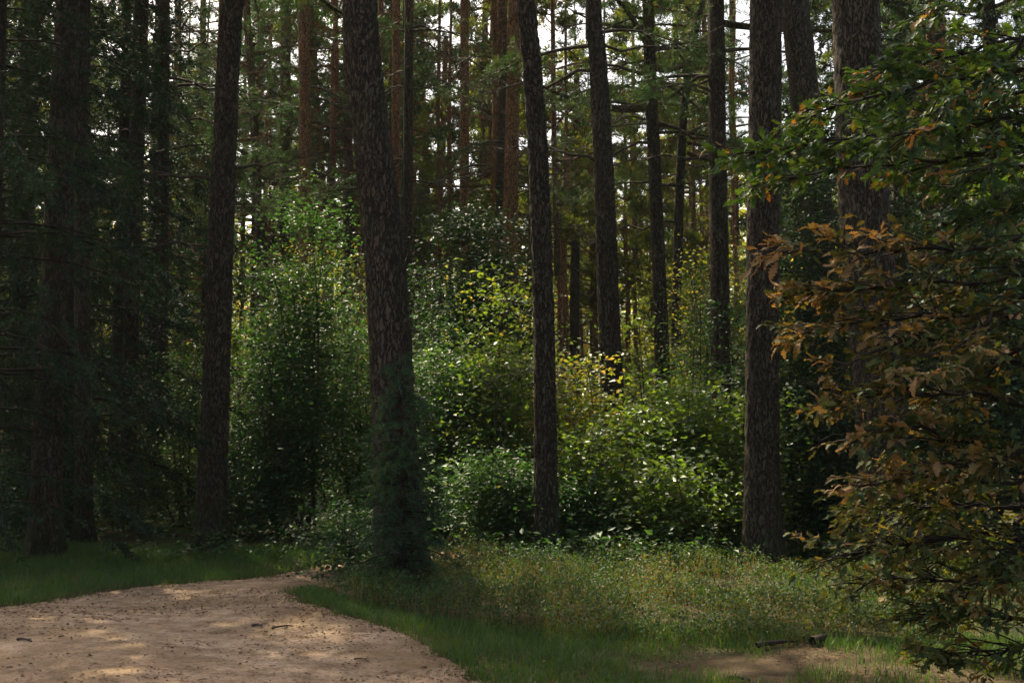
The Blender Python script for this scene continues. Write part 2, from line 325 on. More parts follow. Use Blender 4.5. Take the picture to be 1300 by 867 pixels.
def spruce_crown(seed, h, zlow, rlow, whorls, per, twigs, needles, nl=0.06, nw=0.010, droop=0.5, mat=None):
    g = np.random.default_rng(seed); wb = MB(); nb_ = MB()
    for i in range(whorls):
        f = i / whorls; z = zlow + (h - zlow) * f
        for k in range(per):
            a = g.uniform(0, 2 * np.pi); r = rlow * (1 - f) ** 0.8 * g.uniform(0.65, 1.1) + 0.05
            d = np.array([math.cos(a), math.sin(a), 0]); p0 = np.array([0, 0, z + g.uniform(-0.2, 0.2)])
            p2 = p0 + d * r + np.array([0, 0, -r * droop * g.uniform(0.5, 1.2)]); p1 = p0 + d * r * 0.6 + np.array([0, 0, r * 0.08])
            B = bezier(p0, p1, p2, 7); wb.add(*tube(B, np.linspace(0.003 + 0.006 * r, 0.002, 7), 4))
            nt_ = max(3, int(twigs * r / rlow)); cs, ds = [], []
            for q in range(nt_):
                u = g.uniform(0.12, 1.0); b0 = bezier(p0, p1, p2, 24)[int(u * 23)] + g.normal(size=3) * 0.02
                side = np.cross(d, [0, 0, 1.0]) * g.choice([-1, 1])
                td = unit(side * g.uniform(0.0, 1) + d * g.uniform(0.2, 0.9) + np.array([0, 0, -g.uniform(0.1, 1.0) * (0.4 + droop)])); ln = g.uniform(0.15, 0.5) * (0.35 + 0.5 * r / 2)
                u2 = g.uniform(0, 1, size=(needles, 1)); cs.append(b0 + td * ln * u2); ds.append(np.repeat(td[None], needles, 0))
            P = np.concatenate(cs); n = len(P); D = unit(np.concatenate(ds) * 0.8 + rand_dirs(n, g) * 0.75)
            V, F = rhombs(P, D, rand_dirs(n, g), nl * g.uniform(0.7, 1.3, n), nw)
            nb_.add(V, F, np.repeat(np.clip(g.normal(0.4, 0.2) + g.normal(0, 0.12, n), 0, 1), 4))
    return nb_.mesh('spruce_crown', mat or M_spruce), wb.mesh('spruce_limbs', M_dark_twig, True)

def bush_mesh(seed, h, r, clumps, per, leaf=0.06, mat=None, low=0.12, flat=0.35, tmean=0.45, stems=6, spread=0.28, lean=(0, 0)):
    """broadleaved shrub: stems, twigs and flat sprays of leaves"""
    g = np.random.default_rng(seed); lm = MB(); wm = MB()
    st = []
    for k in range(stems):
        a = g.uniform(0, 2 * np.pi); q = g.uniform(0.1, 0.95) * r * (1 if k else 0.3)
        top = np.array([math.cos(a) * q + lean[0], math.sin(a) * q + lean[1], h * (g.uniform(0.5, 0.97) if k else 0.97)])
        base = np.array([math.cos(a) * 0.12 * r, math.sin(a) * 0.12 * r, -0.05]); mid = (base + top) / 2 + g.normal(size=3) * 0.09 * h * np.array([1, 1, 0.3])
        B = bezier(base, mid, top, 12); st.append(B); wm.add(*tube(B, np.linspace(0.008 + 0.0045 * h, 0.005, 12), 6))
    for i in range(clumps):
        B = st[g.integers(stems)]; u = g.uniform(0.0, 1.0) ** 0.8; k = int(u * 11); b0 = B[k]
        if b0[2] < low * h: k = int(g.integers(4, 12)); b0 = B[k]; u = k / 11
        a = g.uniform(0, 2 * np.pi); rr = r * (0.18 + 0.62 * abs(g.normal(0, 0.62))) * (1.15 - 0.75 * u)
        if u > 0.85 and g.uniform() < 0.5: rr *= 0.4
        c = b0 + np.array([math.cos(a) * rr, math.sin(a) * rr, g.uniform(-0.12, 0.3) * rr + (g.uniform(0, 0.09) * h if u > 0.9 else 0)])
        c[2] = max(c[2], 0.06 * h)
        wm.add(*tube(bezier(b0, (b0 + c) / 2 + np.array([0, 0, -0.05]), c, 5), np.linspace(0.007, 0.003, 5), 3))
        n = int(per * g.uniform(0.6, 1.4)); ax = unit(np.array([c[0] - b0[0], c[1] - b0[1], 0]) + g.normal(size=3) * np.array([.3, .3, 0.02]))
        off = g.normal(size=(n, 3)) * np.array([spread, spread, spread * flat])
        tilt = g.normal(size=3) * 0.28; N0 = unit(np.array([0, 0, 1.0]) + tilt)
        off[:, 2] -= off[:, 0] * tilt[0] + off[:, 1] * tilt[1]
        P = c + off; D = unit(ax * 0.6 + g.normal(size=(n, 3)) * np.array([0.8, 0.8, 0.3]) + np.array([0, 0, -0.15])); N = unit(N0 + g.normal(size=(n, 3)) * 0.38)
        L = leaf * g.uniform(0.75, 1.25) * g.uniform(0.55, 1.25, n)
        V, F = rhombs(P, D, N, L, L * g.uniform(0.5, 0.72, n), 0.14)
        lm.add(V, F, np.repeat(np.clip(g.normal(tmean, 0.13) + g.normal(0, 0.16, n), 0, 1), 4))
    return lm.mesh('shrub_foliage', mat or M_leaf), wm.mesh('shrub_stems', M_twig, True)

# ------------------------------------------------------------------ trunks
def trunk_mesh(pts, mat, segs=12, dense=False, seed=0, flare=0.38):
    """pts: rows of x, y, z, radius (local)"""
    pts = np.asarray(pts, float); z = pts[:, 2]
    zz = np.concatenate([np.arange(z[0], 7.5, 0.045 if dense else 0.3), np.arange(7.5, z[-1], 0.6)])
    Q = np.stack([np.interp(zz, z, pts[:, k]) for k in range(4)], -1)
    for _ in range(20 if dense else 3):
        Q[1:-1, :2] = 0.25 * Q[:-2, :2] + 0.5 * Q[1:-1, :2] + 0.25 * Q[2:, :2]
    rad = Q[:, 3] * (1 + flare * np.exp(-np.maximum(zz, 0) / 0.28))
    V, F = tube(Q[:, :3], rad, segs)
    # rings kept horizontal, with buttress bulges and plates pushed out
    th = np.linspace(0, 2 * np.pi, segs, endpoint=False)
    g = np.random.default_rng(seed); ph = g.uniform(0, 6, 3)
    lob = 1 + (0.05 * np.sin(2 * th + ph[0]) + 0.03 * np.sin(3 * th + ph[1]))[None] + (0.26 * np.exp(-np.maximum(zz, 0) / 0.2))[:, None] * np.sin(5 * th + ph[2])[None]
    Rr = rad[:, None] * lob
    X = Q[:, 0][:, None] + Rr * np.cos(th)[None]; Y = Q[:, 1][:, None] + Rr * np.sin(th)[None]; Z = np.repeat(zz[:, None], segs, 1)
    if dense:
        d = np.zeros_like(X)
        for i in range(len(zz)):
            if zz[i] > 7.6: break
            for j in range(segs):
                w = mnoise.noise((X[i, j] * 9, Y[i, j] * 9, Z[i, j] * 4 + seed)) * 0.25
                dist, _ = mnoise.voronoi((X[i, j] * 15 + seed + w, Y[i, j] * 15 + w, Z[i, j] * 5.2 + w))
                d[i, j] = min(dist[1] - dist[0], 0.35) / 0.35
        d = d - 0.75; X += 0.016 * d * np.cos(th)[None]; Y += 0.016 * d * np.sin(th)[None]
    V = np.stack([X, Y, Z], -1).reshape(-1, 3)
    return mk_mesh('pine_trunk', V, F, mat, smooth=True)

def dead_branch_mesh(seed, ln):
    g = np.random.default_rng(seed); m = MB()
    B = bezier(np.zeros(3), np.array([ln * 0.5, g.normal() * 0.3, ln * g.uniform(-0.3, 0.4)]), np.array([ln, g.normal() * 0.4, ln * g.uniform(-0.55, 0.3)]), 9); B[1:] += g.normal(size=(8, 3)) * 0.02 * ln
    m.add(*tube(B, np.linspace(0.012 + 0.009 * ln, 0.004, 9), 6))
    for k in range(int(5 + ln * 4)):
        i = g.integers(2, 8); e = B[i] + np.array([g.uniform(0.1, 0.4), g.normal() * 0.35, g.normal() * 0.2]) * ln * 0.45
        q = (B[i] + e) / 2 + g.normal(size=3) * 0.05
        m.add(*tube(bezier(B[i], q, e, 5), np.linspace(0.010, 0.003, 5), 4))
        e2 = q + g.normal(size=3) * 0.16 * ln; m.add(*tube(np.array([q, (q + e2) / 2 + g.normal(size=3) * 0.02, e2]), [0.006, 0.004, 0.002], 3))
    return m.mesh('dead_branch', M_twig, True)
DEAD = [dead_branch_mesh(200 + i, ln) for i, ln in enumerate((0.8, 1.2, 1.6, 2.0, 2.4, 1.4))]

def bough_mesh(seed, ln, mat=None):
    """a living low pine limb with needle pads"""
    g = np.random.default_rng(seed); w = MB(); nm = MB()
    B = bezier(np.zeros(3), np.array([ln * 0.5, 0, ln * 0.12]), np.array([ln, g.normal() * 0.3, -ln * g.uniform(0.0, 0.3)]), 10)
    w.add(*tube(B, np.linspace(0.014 + 0.009 * ln, 0.005, 10), 6))
    for k in range(int(9 * ln)):
        b0 = B[g.integers(3, 10)]; e = b0 + np.array([g.uniform(0, 0.5), g.normal() * 0.45, g.normal() * 0.18]); w.add(*tube(np.array([b0, (b0 + e) / 2, e]), [0.008, 0.006, 0.003], 3))
        c = b0 + (e - b0) * g.uniform(0.2, 1.1, size=(9, 1)) + g.normal(size=(9, 3)) * np.array([0.09, 0.09, 0.05])
        n = 9 * 16; P = np.repeat(c, 16, 0); D = unit(rand_dirs(n, g) + np.array([0.4, 0, 0.2]))
        V, F = rhombs(P, D, rand_dirs(n, g), 0.085 * g.uniform(0.7, 1.2, n), 0.006); nm.add(V, F, np.repeat(np.clip(g.normal(0.45, 0.2), 0, 1), 4 * n))
    return w.mesh('bough', M_twig, True), nm.mesh('bough_needles', mat or M_needle)
BOUGH = [bough_mesh(300 + i, ln) for i, ln in enumerate((1.6, 2.2, 2.8))]

CROWNS = [pine_crown(11 + i, 0, L, rm, nb, 72, 19, 0.10, 0.0095) for i, (L, rm, nb) in enumerate(((8, 2.6, 40), (9, 3.0, 46), (7, 2.3, 34), (10, 2.8, 50)))]

PINES = {}
SECOND = False
def pine(key, label, pts, Y, ybase, width_px, height=21, crown=0, crown_z=12, dense=False, mat=None, dead=(), boughs=(), group=None, segs=16, cat='pine tree', cscale=1.0):
    """pts: pixel centres from the bottom up; width_px: widths at those points"""
    W = [at(px, py, Y) for px, py in pts]; b = W[0]; gz = ground_z(b[0], Y)
    rad = [w * np.linalg.norm(p - np.array([0, 0, CAMZ])) / FPX / 2 for w, p in zip(width_px, W)]
    base = np.array([W[0][0] + (W[0][0] - W[1][0]) / max(W[1][2] - W[0][2], .1) * max(W[0][2] - gz, 0) * 0.6, Y, gz])
    loc = [(0, 0, -0.12, rad[0] * 1.04), (0, 0, 0.0, rad[0] * 1.03)] if W[0][2] > gz + 0.3 else [(0, 0, -0.12, rad[0])]
    rows = loc + [(p[0] - base[0], 0, p[2] - gz, r) for p, r in zip(W, rad) if p[2] - gz > 0.05]
    x, _, z, r = rows[-1]; sl = (rows[-1][0] - rows[-2][0]) / max(rows[-1][2] - rows[-2][2], .1)
    if z < height:
        rows += [(x + sl * (height - z) * 0.35, 0, z + (height - z) * 0.55, r * 0.72), (x + sl * (height - z) * 0.45, 0, height, 0.03)]
    t = thing('pine_tree', label, cat, tuple(base), group)
    part('trunk', trunk_mesh(rows, mat or M_bark, 56 if dense else segs, dense, seed=3 + len(PINES) * 4), t)
    Q = np.array(rows); xat = lambda zz: float(np.interp(zz, Q[:, 2], Q[:, 0])); rat = lambda zz: float(np.interp(zz, Q[:, 2], Q[:, 3]))
    if SECOND: crown_z = 15 if key in ('T7', 'T11', 'T11b', 'T12', 'T14', 'T14b') else min(crown_z, 8.5 if Y > 28 else 7.2)
    cm, wm = CROWNS[crown % 4]; rz = random.uniform(0, 6)
    L = (8, 9, 7, 10)[crown % 4]; s = (height - crown_z) / L
    cr = part('crown', cm, t, (xat(crown_z + 2), 0, crown_z), (0, 0, rz), (cscale, cscale, s), 'stuff')
    part('limb', wm, cr)
    if dense:
        gs = random.Random(len(PINES) * 13 + 5)
        for _ in range(5):
            zz, a = gs.uniform(2.0, 8.0), gs.uniform(-3.4, 0.3)
            part('branch_stub', DEAD[gs.randrange(6)], t, (xat(zz) + rat(zz) * 0.8 * math.cos(a), rat(zz) * 0.8 * math.sin(a), zz), (0, gs.uniform(-0.2, 0.3), a), (gs.uniform(0.2, 0.4),) * 3)
    for i, (zz, a, k) in enumerate(dead):
        part('dead_branch', DEAD[k % 6], t, (xat(zz) + rat(zz) * 0.6 * math.cos(a), rat(zz) * 0.6 * math.sin(a), zz), (0, random.uniform(-0.2, 0.15), a))
    for (zz, a, k) in boughs:
        bo = part('bough', BOUGH[k % 3][0], t, (xat(zz) + rat(zz) * 0.6 * math.cos(a), rat(zz) * 0.6 * math.sin(a), zz), (0, random.uniform(-0.1, 0.15), a))
        part('needles', BOUGH[k % 3][1], bo, kind='stuff')
    PINES[key] = t
    return t
def rd(n, z0, z1, k0=0):
    return [(random.uniform(z0, z1), random.choice((0, math.pi)) + random.uniform(-0.8, 0.8), random.randrange(6)) for _ in range(n)]

# front rank, one by one
pine('T1', 'tall dark pine at the far left edge of the grass, half veiled by spruce boughs', [(56, 705), (62, 520), (72, 290), (83, 60), (86, 0)], 15.0, 705, [36, 31, 28, 26, 25], crown=0, crown_z=8.5, cscale=1.5, dense=True, height=21)
pine('T2', 'dark pine close behind the far left one, standing straight', [(107, 690), (105, 400), (102, 100), (102, 0)], 16.6, 690, [22, 20, 18, 17], crown=1, dense=False, segs=24, crown_z=8.5, cscale=1.5)
pine('T3', 'third pine from the left, slim and dark among hanging spruce', [(162, 665), (167, 400), (175, 150), (180, 0)], 20.0, 660, [19, 18, 17, 16], crown=2, dead=rd(5, 4, 9), boughs=rd(2, 6, 10), crown_z=10.5, cscale=1.3)
pine('T4', 'slim straight pine between the third and the thick left pine', [(204, 660), (206, 400), (208, 150), (209, 0)], 22.0, 660, [16, 15, 14, 13], crown=3, dead=rd(7, 4, 10), boughs=rd(3, 6, 11), crown_z=12.5, cscale=0.9)
pine('T5', 'thick dark pine leaning slightly right at the left end of the shrubs', [(266, 695), (273, 520), (282, 260), (291, 60), (295, 0)], 16.0, 692, [38, 34, 30, 27, 26], crown=1, dense=True, height=22, dead=[(5.0, math.pi, 2), (5.2, 0.2, 1)], crown_z=8.8, cscale=1.6)
pine('T10', 'thickest pine in front, curved trunk with small spruce at its foot', [(511, 738), (503, 580), (496, 430), (486, 290), (467, 130), (460, 60), (457, 0)], 12.4, 738, [66, 59, 56, 52, 48, 45, 43], crown=3, dense=True, height=23, crown_z=9, cscale=1.4)
pine('T15', 'straight middle pine rising from the bilberry right of the thickest one', [(694, 715), (692, 560), (690, 400), (683, 200), (675, 80), (667, 0)], 13.9, 715, [34, 30, 28, 27, 25, 24], crown=0, dense=True, height=22, crown_z=13, cscale=0.8)
pine('T16', 'pine leaning left behind the orange leaved sapling', [(780, 690), (777, 500), (773, 400), (766, 200), (758, 60), (754, 0)], 17.5, 690, [35, 32, 29, 26, 23, 22], crown=2, dense=True, height=22, dead=[(5.6, math.pi, 2), (7.0, 2.8, 3), (7.4, 0.3, 2)], crown_z=11.5, cscale=1.0, boughs=[(7.4, 2.6, 1), (7.6, 0.4, 0)])
pine('T17', 'slender pine leaning left with crooked dead branches against the sky gap', [(848, 650), (842, 500), (835, 300), (828, 150), (822, 0)], 22.0, 650, [21, 19, 16, 15, 13], crown=1, height=22, dead=[(7.0, math.pi, 3), (7.7, 2.9, 4), (8.3, 3.3, 4), (9.0, 0.2, 2), (9.4, math.pi, 3), (8.6, 3.0, 5), (6.2, 0.2, 1), (7.4, 0.1, 3)], crown_z=7.6, cscale=1.1, boughs=[(7.2, 0.1, 1), (8.0, 3.2, 0), (8.8, 0.4, 2)])
pine('T18', 'thin forked tree right behind the slender left leaning pine', [(852, 640), (857, 470), (861, 300), (864, 200), (868, 120), (878, 60), (893, 0)], 26.0, 640, [14, 12, 11, 11, 10, 8, 7], crown=2, height=16, crown_z=7.5, boughs=[(7.0, 2.9, 1), (7.6, 0.3, 2), (8.3, 3.3, 2)], dead=[(6.2, 3.0, 3), (7.5, 0.2, 2), (8.3, 3.2, 4)], mat=M_bark_dark)
pine('T19', 'straight dark pine in the gap left of the right hand thick pine', [(918, 680), (914, 360), (911, 200), (909, 0)], 18.5, 680, [26, 24, 22, 20], crown=0, height=21, dense=False, segs=24, dead=[(5.8, math.pi, 2), (7.2, 3.0, 3)], crown_z=8.0, cscale=1.2, boughs=[(7.2, 2.8, 1), (7.6, 0.2, 1), (6.9, 3.9, 0)])
pine('T20', 'thick upright pine standing at the right end of the lit shrubs', [(969, 722), (968, 600), (968, 430), (970, 250), (972, 60), (973, 0)], 13.6, 722, [52, 45, 42, 42, 40, 39], crown=2, dense=True, height=22)
pine('T20b', 'dark pine partly hidden just behind the thick upright right one', [(1062, 700), (1050, 450), (1036, 250), (1014, 60), (1008, 0)], 17.0, 700, [40, 38, 37, 36, 35], crown=1, dense=False, segs=24, height=21)
pine('T21', 'thickest pine on the right, screened below by browning oak leaves', [(1136, 740), (1128, 620), (1114, 450), (1100, 300), (1092, 150), (1087, 0)], 12.2, 740, [72, 66, 64, 64, 60, 57], crown=3, dense=True, height=22)
# second rank
SECOND = True
pine('T6', 'thin pine leaning left behind the left shrubs', [(334, 520), (330, 300), (321, 120), (312, 0)], 32, 0, [12, 11, 10, 9], height=19, crown=0, crown_z=11, dead=rd(10, 5, 12), boughs=rd(3, 7, 12))
pine('T7', 'reddish pine rising behind the top of the tall left shrub', [(388, 520), (388, 260), (387, 120), (385, 0)], 27, 0, [17, 16, 15, 14], height=20, cscale=0.35, crown=1, dead=rd(9, 5, 11), boughs=rd(3, 6, 11), mat=M_bark_red)
pine('T8', 'dark pine a little left of the reddish one behind shrubs', [(358, 520), (360, 300), (362, 120), (363, 0)], 34, 0, [15, 14, 13, 12], height=20, crown=2, crown_z=10, dead=rd(9, 5, 12), boughs=rd(3, 7, 12))
pine('T8b', 'thin crooked reddish pine leaning right of the reddish one', [(420, 520), (412, 270), (402, 140), (396, 70), (394, 0)], 33, 0, [10, 9, 9, 8, 8], height=15, crown=2, crown_z=9, dead=rd(9, 5, 11), mat=M_bark_red)
pine('T9', 'thin dark pine just left of the thickest front pine', [(444, 520), (443, 260), (441, 120), (440, 0)], 31, 0, [12, 11, 10, 10], height=19, crown=3, crown_z=10, dead=rd(8, 5, 11))
pine('T11', 'dark slim pine right beside the thickest front pine', [(516, 520), (517, 290), (518, 150), (519, 0)], 24, 0, [14, 13, 12, 11], height=20, cscale=0.4, crown=0, dead=rd(8, 5, 10), boughs=rd(2, 6, 10))
pine('T11b', 'red barked pine half hidden by the thickest front pine', [(501, 520), (502, 200), (503, 100), (503, 0)], 29, 0, [11, 10, 10, 9], height=21, crown=1, mat=M_bark_red, dead=rd(5, 5, 11))
pine('T12', 'red pine with two bright sunlit edges above the middle shrubs', [(590, 520), (590, 280), (590, 120), (590, 0)], 30, 0, [13, 12, 11, 11], height=22, crown=2, crown_z=13, mat=M_bark_red, dead=rd(8, 5, 11))
pine('T13', 'thin leaning pine seen far back above the middle shrubs', [(548, 500), (557, 280), (562, 180), (566, 60)], 44, 0, [8, 8, 7, 6], height=17, crown=0, crown_z=11, mat=M_bark_red, dead=rd(8, 5, 11))
pine('T14', 'wide red barked pine left behind the straight middle pine', [(648, 520), (648, 280), (651, 120), (654, 0)], 27, 0, [21, 19, 17, 16], height=22, crown=3, mat=M_bark_red, dead=rd(8, 5, 10), boughs=[(6.3, math.pi, 1), (8.2, 2.6, 0)])
pine('T14b', 'darker pine touching the wide red barked one on its left', [(634, 520), (635, 280), (637, 120), (638, 0)], 29, 0, [14, 13, 13, 12], height=21, crown=1, dead=rd(9, 5, 11), boughs=rd(2, 7, 11))
pine('T24', 'distant dark pine with level dead twigs right of the middle pine', [(729, 520), (729, 430), (730, 330), (732, 150)], 36, 0, [13, 12, 11, 9], height=14, crown=2, crown_z=8, dead=rd(14, 3, 9))
pine('T22', 'slim pine at the top beside the thickest right pine', [(1146, 600), (1142, 300), (1139, 100), (1137, 0)], 24, 0, [18, 17, 15, 14], height=20, crown=0, dead=rd(4, 6, 10))
pine('T23', 'reddish pine showing over the green oak leaves at upper right', [(1186, 600), (1186, 300), (1187, 100), (1188, 0)], 23, 0, [23, 22, 21, 20], height=21, crown=2, mat=M_bark_red, dead=rd(4, 6, 10))
pine('T25', 'thin dark pine between the two lit sides of the slim left pines', [(233, 560), (231, 350), (228, 200), (226, 0)], 36, 0, [9, 9, 8, 8], height=18, crown=1, crown_z=9, dead=rd(8, 4, 11))
pine('T26', 'thin pine showing in the bright gap left of the thick left pine', [(254, 560), (255, 350), (257, 200), (258, 0)], 40, 0, [8, 8, 7, 7], height=18, crown=3, crown_z=9, dead=rd(8, 4, 11))

# background wood: whole pines sharing their meshes
def proto_trunk(seed, h, r):
    g = np.random.default_rng(seed); x, y = 0, 0; rows = [(0, 0, -0.15, r)]
    for i in range(1, 9):
        x += g.normal() * 0.06; y += g.normal() * 0.06; rows.append((x, y, h * i / 8, r * (1 - 0.85 * (i / 8) ** 1.2)))
    return rows
BGT = [mk for mk in (trunk_mesh(proto_trunk(50 + i, h, r), M_bark_red if i % 2 else M_bark, 9, False, i) for i, (h, r) in enumerate(((20, 0.15), (17, 0.12), (22, 0.18), (15, 0.10))))]
RED_POLE = [trunk_mesh(proto_trunk(60 + i, h, r), M_bark_red, 9, False, i) for i, (h, r) in enumerate(((17, 0.115), (16.5, 0.09)))]
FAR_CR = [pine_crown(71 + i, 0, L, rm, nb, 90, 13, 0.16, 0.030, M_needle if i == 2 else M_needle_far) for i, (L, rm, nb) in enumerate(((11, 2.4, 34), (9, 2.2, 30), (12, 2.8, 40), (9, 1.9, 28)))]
HT = (20, 17, 22, 15); CL = (11, 9, 12, 9)
def bg_pine(x, y, k, s, label, group, dead=3, low=0):
    t = thing('pine_tree', label, 'pine tree', (x, y, ground_z(x, y)), group, random.uniform(0, 6))
    t.scale = (s, s, s)
    part('trunk', BGT[k], t)
    c = part('crown', FAR_CR[k][0], t, (0, 0, HT[k] - CL[k] - low), (0, 0, random.uniform(0, 6)), (1, 1, (CL[k] + low + 0.5) / CL[k]), 'stuff')
    part('limb', FAR_CR[k][1], c)
    for _ in range(dead):
        part('dead_branch', DEAD[random.randrange(6)], t, (0, 0, random.uniform(3.0, HT[k] - CL[k] + 2)), (0, random.uniform(-0.2, 0.2), random.uniform(0, 6.28)))
    return t
g = np.random.default_rng(21)
cells = []
for row, Y in enumerate(np.arange(34, 84, 5.0)):
    half = (PW / 2 + 160) / FPX * Y
    for x in np.arange(-half, half, 3.1 + row * 0.4):
        cells.append((x + g.uniform(-1.2, 1.2), Y + g.uniform(-2, 2)))
for (x, y) in cells:
    px = 650 + x / y * FPX
    if 800 < px < 890 and g.uniform() < 0.15: continue          # the sky shows here in the photograph
    if g.uniform() < 0.12: continue
    k = int(g.integers(4)); low = g.choice([0, 0, 0, 2])
    if 760 < px < 920: k = int(g.choice([1, 3])); low = 2
    bg_pine(x, y, k, g.uniform(0.8, 1.1), ('distant dark barked pine', 'distant reddish barked pine')[k % 2] + ' among many alike in the wood behind the front trunks', ('dark', 'reddish')[k % 2] + ' distant pines in the background wood', dead=4 if y < 60 else 2, low=low)

g = np.random.default_rng(77)
for px in list(np.arange(190, 700, 17)) + list(np.arange(700, 960, 26)):
    Y = g.uniform(27, 46); px += g.uniform(-9, 9); x = (px - 650) / FPX * Y
    o = bg_pine(x, Y, 3 if g.uniform() < 0.4 else 1, g.uniform(0.75, 1.0), 'slender reddish pine rising deep between the front trunks', 'slender red pines deep in the wood', dead=5)
    o.children[0].data = RED_POLE[int(g.integers(2))]
for px, Y, rz in ((450, 46, 1), (535, 46, 2), (610, 45, 3), (905, 44, 5), (1015, 42, 0), (320, 46, 3)):
    bg_pine((px - 650) / FPX * Y, Y, 2, 1.12, 'tall full crowned pine closing the canopy behind the front trunks', 'tall full crowned pines behind the front trunks', dead=3, low=3)

# ------------------------------------------------------------------ spruces
SPR = [spruce_crown(91, 17, 0.8, 2.9, 36, 6, 32, 26, 0.07, 0.02), spruce_crown(92, 14, 1.2, 2.4, 30, 6, 28, 26, 0.07, 0.02)]
def spruce(label, px, Y, k, s=1.0, rz=0.0):
    x = (px - 650) / FPX * Y; t = thing('spruce_tree', label, 'spruce tree', (x, Y, ground_z(x, Y)), None, rz); t.scale = (s, s, s)
    h = (17, 14)[k]
    part('trunk', trunk_mesh([(0, 0, -0.15, 0.17), (0, 0, h * 0.5, 0.10), (0, 0, h, 0.02)], M_bark_dark, 12), t)
    c = part('crown', SPR[k][0], t, kind='stuff'); part('limb', SPR[k][1], c)
    return t
spruce('dark spruce with hanging boughs at the left edge of the photograph', -20, 14.0, 0, 1.0, 0.4)
spruce('dark spruce standing between the two leftmost pines', 92, 18.2, 1, 1.15, 1.9)
spruce('spruce deep in the dark gap left of the leftmost pine', 30, 26.0, 0, 1.05, 2.4)
spruce('dark spruce showing between the slim left pines', 190, 29.0, 1, 1.2, 0.9)
spruce('spruce cut by the left edge behind the front spruce', -60, 18.0, 1, 1.2, 3.3)
spruce('drooping spruce behind the third pine from the left', 150, 22.5, 0, 1.0, 3.0)
spruce('spruce far left behind the leftmost pine', 20, 21.0, 0, 1.05, 4.4)
spruce('dark spruce half hidden behind the thickest right pine', 1090, 20.0, 1, 1.1, 2.2)
spruce('dark spruce at the right edge behind the oaks', 1270, 18.0, 0, 1.0, 5.1)
ys_n, ys_w = spruce_crown(95, 2.35, 0.05, 0.66, 30, 4, 14, 22, 0.05, 0.009, 0.25, M_young)
yx, yy = (509 - 650) / FPX * 11.85, 11.85
t = thing('young_spruce', 'small young spruce growing in front of the foot of the thickest pine', 'young spruce', (yx, yy, ground_z(yx, yy)))
part('trunk', trunk_mesh([(0, 0, -0.1, 0.028), (0.02, 0, 1.2, 0.018), (0, 0, 2.3, 0.005)], M_bark_dark, 8), t)
c = part('crown', ys_n, t, kind='stuff'); part('limb', ys_w, c)

# ------------------------------------------------------------------ shrubs
def shrub(name, label, px, Y, top_y, wpx, clumps, per, leaf=0.06, mat=None, seed=0, cat='shrub', low=0.12, flat=0.35, tmean=0.45, stems=6, group=None, spread=0.28, lean=(0, 0)):
    x = (px - 650) / FPX * Y; gz = ground_z(x, Y); h = at(px, top_y, Y)[2] - gz; r = wpx / FPX * Y / 2
    fm, wm = bush_mesh(seed, h, r, int(clumps * 1.25), int(per * 1.15), leaf * 1.1, mat, low, flat, tmean, stems + 1, spread * 1.0, lean)
    t = thing(name, label, cat, (x, Y, gz), group)
    part('foliage', fm, t, kind='stuff'); part('stem', wm, t)
    return t
shrub('tall_shrub', 'tall leafy shrub with bright top between the thick left pine and thickest pine', 395, 18.6, 255, 165, 230, 70, 0.062, seed=401)
shrub('shrub', 'darker shrub in front of the lower part of the tall left one', 350, 17.8, 430, 150, 150, 60, 0.06, seed=402, tmean=0.3)
shrub('shrub', 'loose sunlit shrub just left behind the thick left pine', 238, 19.0, 435, 110, 90, 50, 0.06, seed=403, tmean=0.55)
shrub('tall_shrub', 'tall dark leaved shrub right behind the thickest pine', 596, 19.4, 258, 165, 330, 75, 0.07, mat=M_leaf_dark, seed=404, tmean=0.22)
shrub('shrub', 'dense green shrub between the thickest pine and middle pine', 575, 17.8, 385, 150, 200, 70, 0.065, seed=405, tmean=0.5)
shrub('sapling', 'yellowing sapling just left of the straight middle pine', 645, 16.8, 370, 95, 90, 50, 0.07, M_leaf_y, 406, 'sapling', tmean=0.42, low=0.25)
shrub('sapling', 'sapling with orange tinted leaves right of the straight middle pine', 742, 16.4, 450, 90, 80, 46, 0.08, M_leaf_y, 407, 'sapling', tmean=0.72, low=0.3)
shrub('shrub', 'low sunlit shrub between middle pine and the pine leaning left', 760, 15.2, 545, 130, 130, 46, 0.07, M_leaf_y, 408, tmean=0.35)
shrub('shrub', 'bright green broad leaved shrub left of the thick upright right pine', 880, 15.6, 485, 165, 180, 50, 0.085, M_leaf_y, 409, tmean=0.3)
shrub('tall_shrub', 'fine leaved shrub rising behind the straight dark pine in the gap', 925, 20.5, 320, 110, 170, 70, 0.06, seed=410, tmean=0.55)
shrub('tall_shrub', 'tall fine leaved dark shrub between the two thick right pines', 1026, 16.1, 130, 120, 240, 70, 0.055, mat=M_leaf_dark, seed=411, tmean=0.3)
shrub('shrub', 'dark low shrub behind the thick upright right pine', 1030, 15.6, 470, 150, 130, 60, 0.07, mat=M_leaf_dark, seed=412, tmean=0.3)
shrub('shrub', 'small leafy bush at the bend of the path', 446, 13.4, 645, 62, 60, 40, 0.055, seed=413, tmean=0.25, low=0.02)
shrub('shrub', 'low bush with thin stems left beside the foot of the middle pine', 610, 14.6, 560, 110, 90, 46, 0.06, seed=414, tmean=0.5, low=0.3)
shrub('shrub', 'thin low scrub under the third and fourth pine on the left', 165, 18.5, 560, 120, 60, 40, 0.06, seed=415, tmean=0.5)
shrub('shrub', 'low dark scrub at the edge of the grass behind the thick left pine', 320, 17.2, 600, 140, 80, 44, 0.06, seed=416, tmean=0.3, low=0.02)
shrub('shrub', 'dark bush behind the oaks right of the thickest right pine', 1190, 15.0, 260, 170, 200, 60, 0.07, mat=M_leaf_dark, seed=417, tmean=0.2)
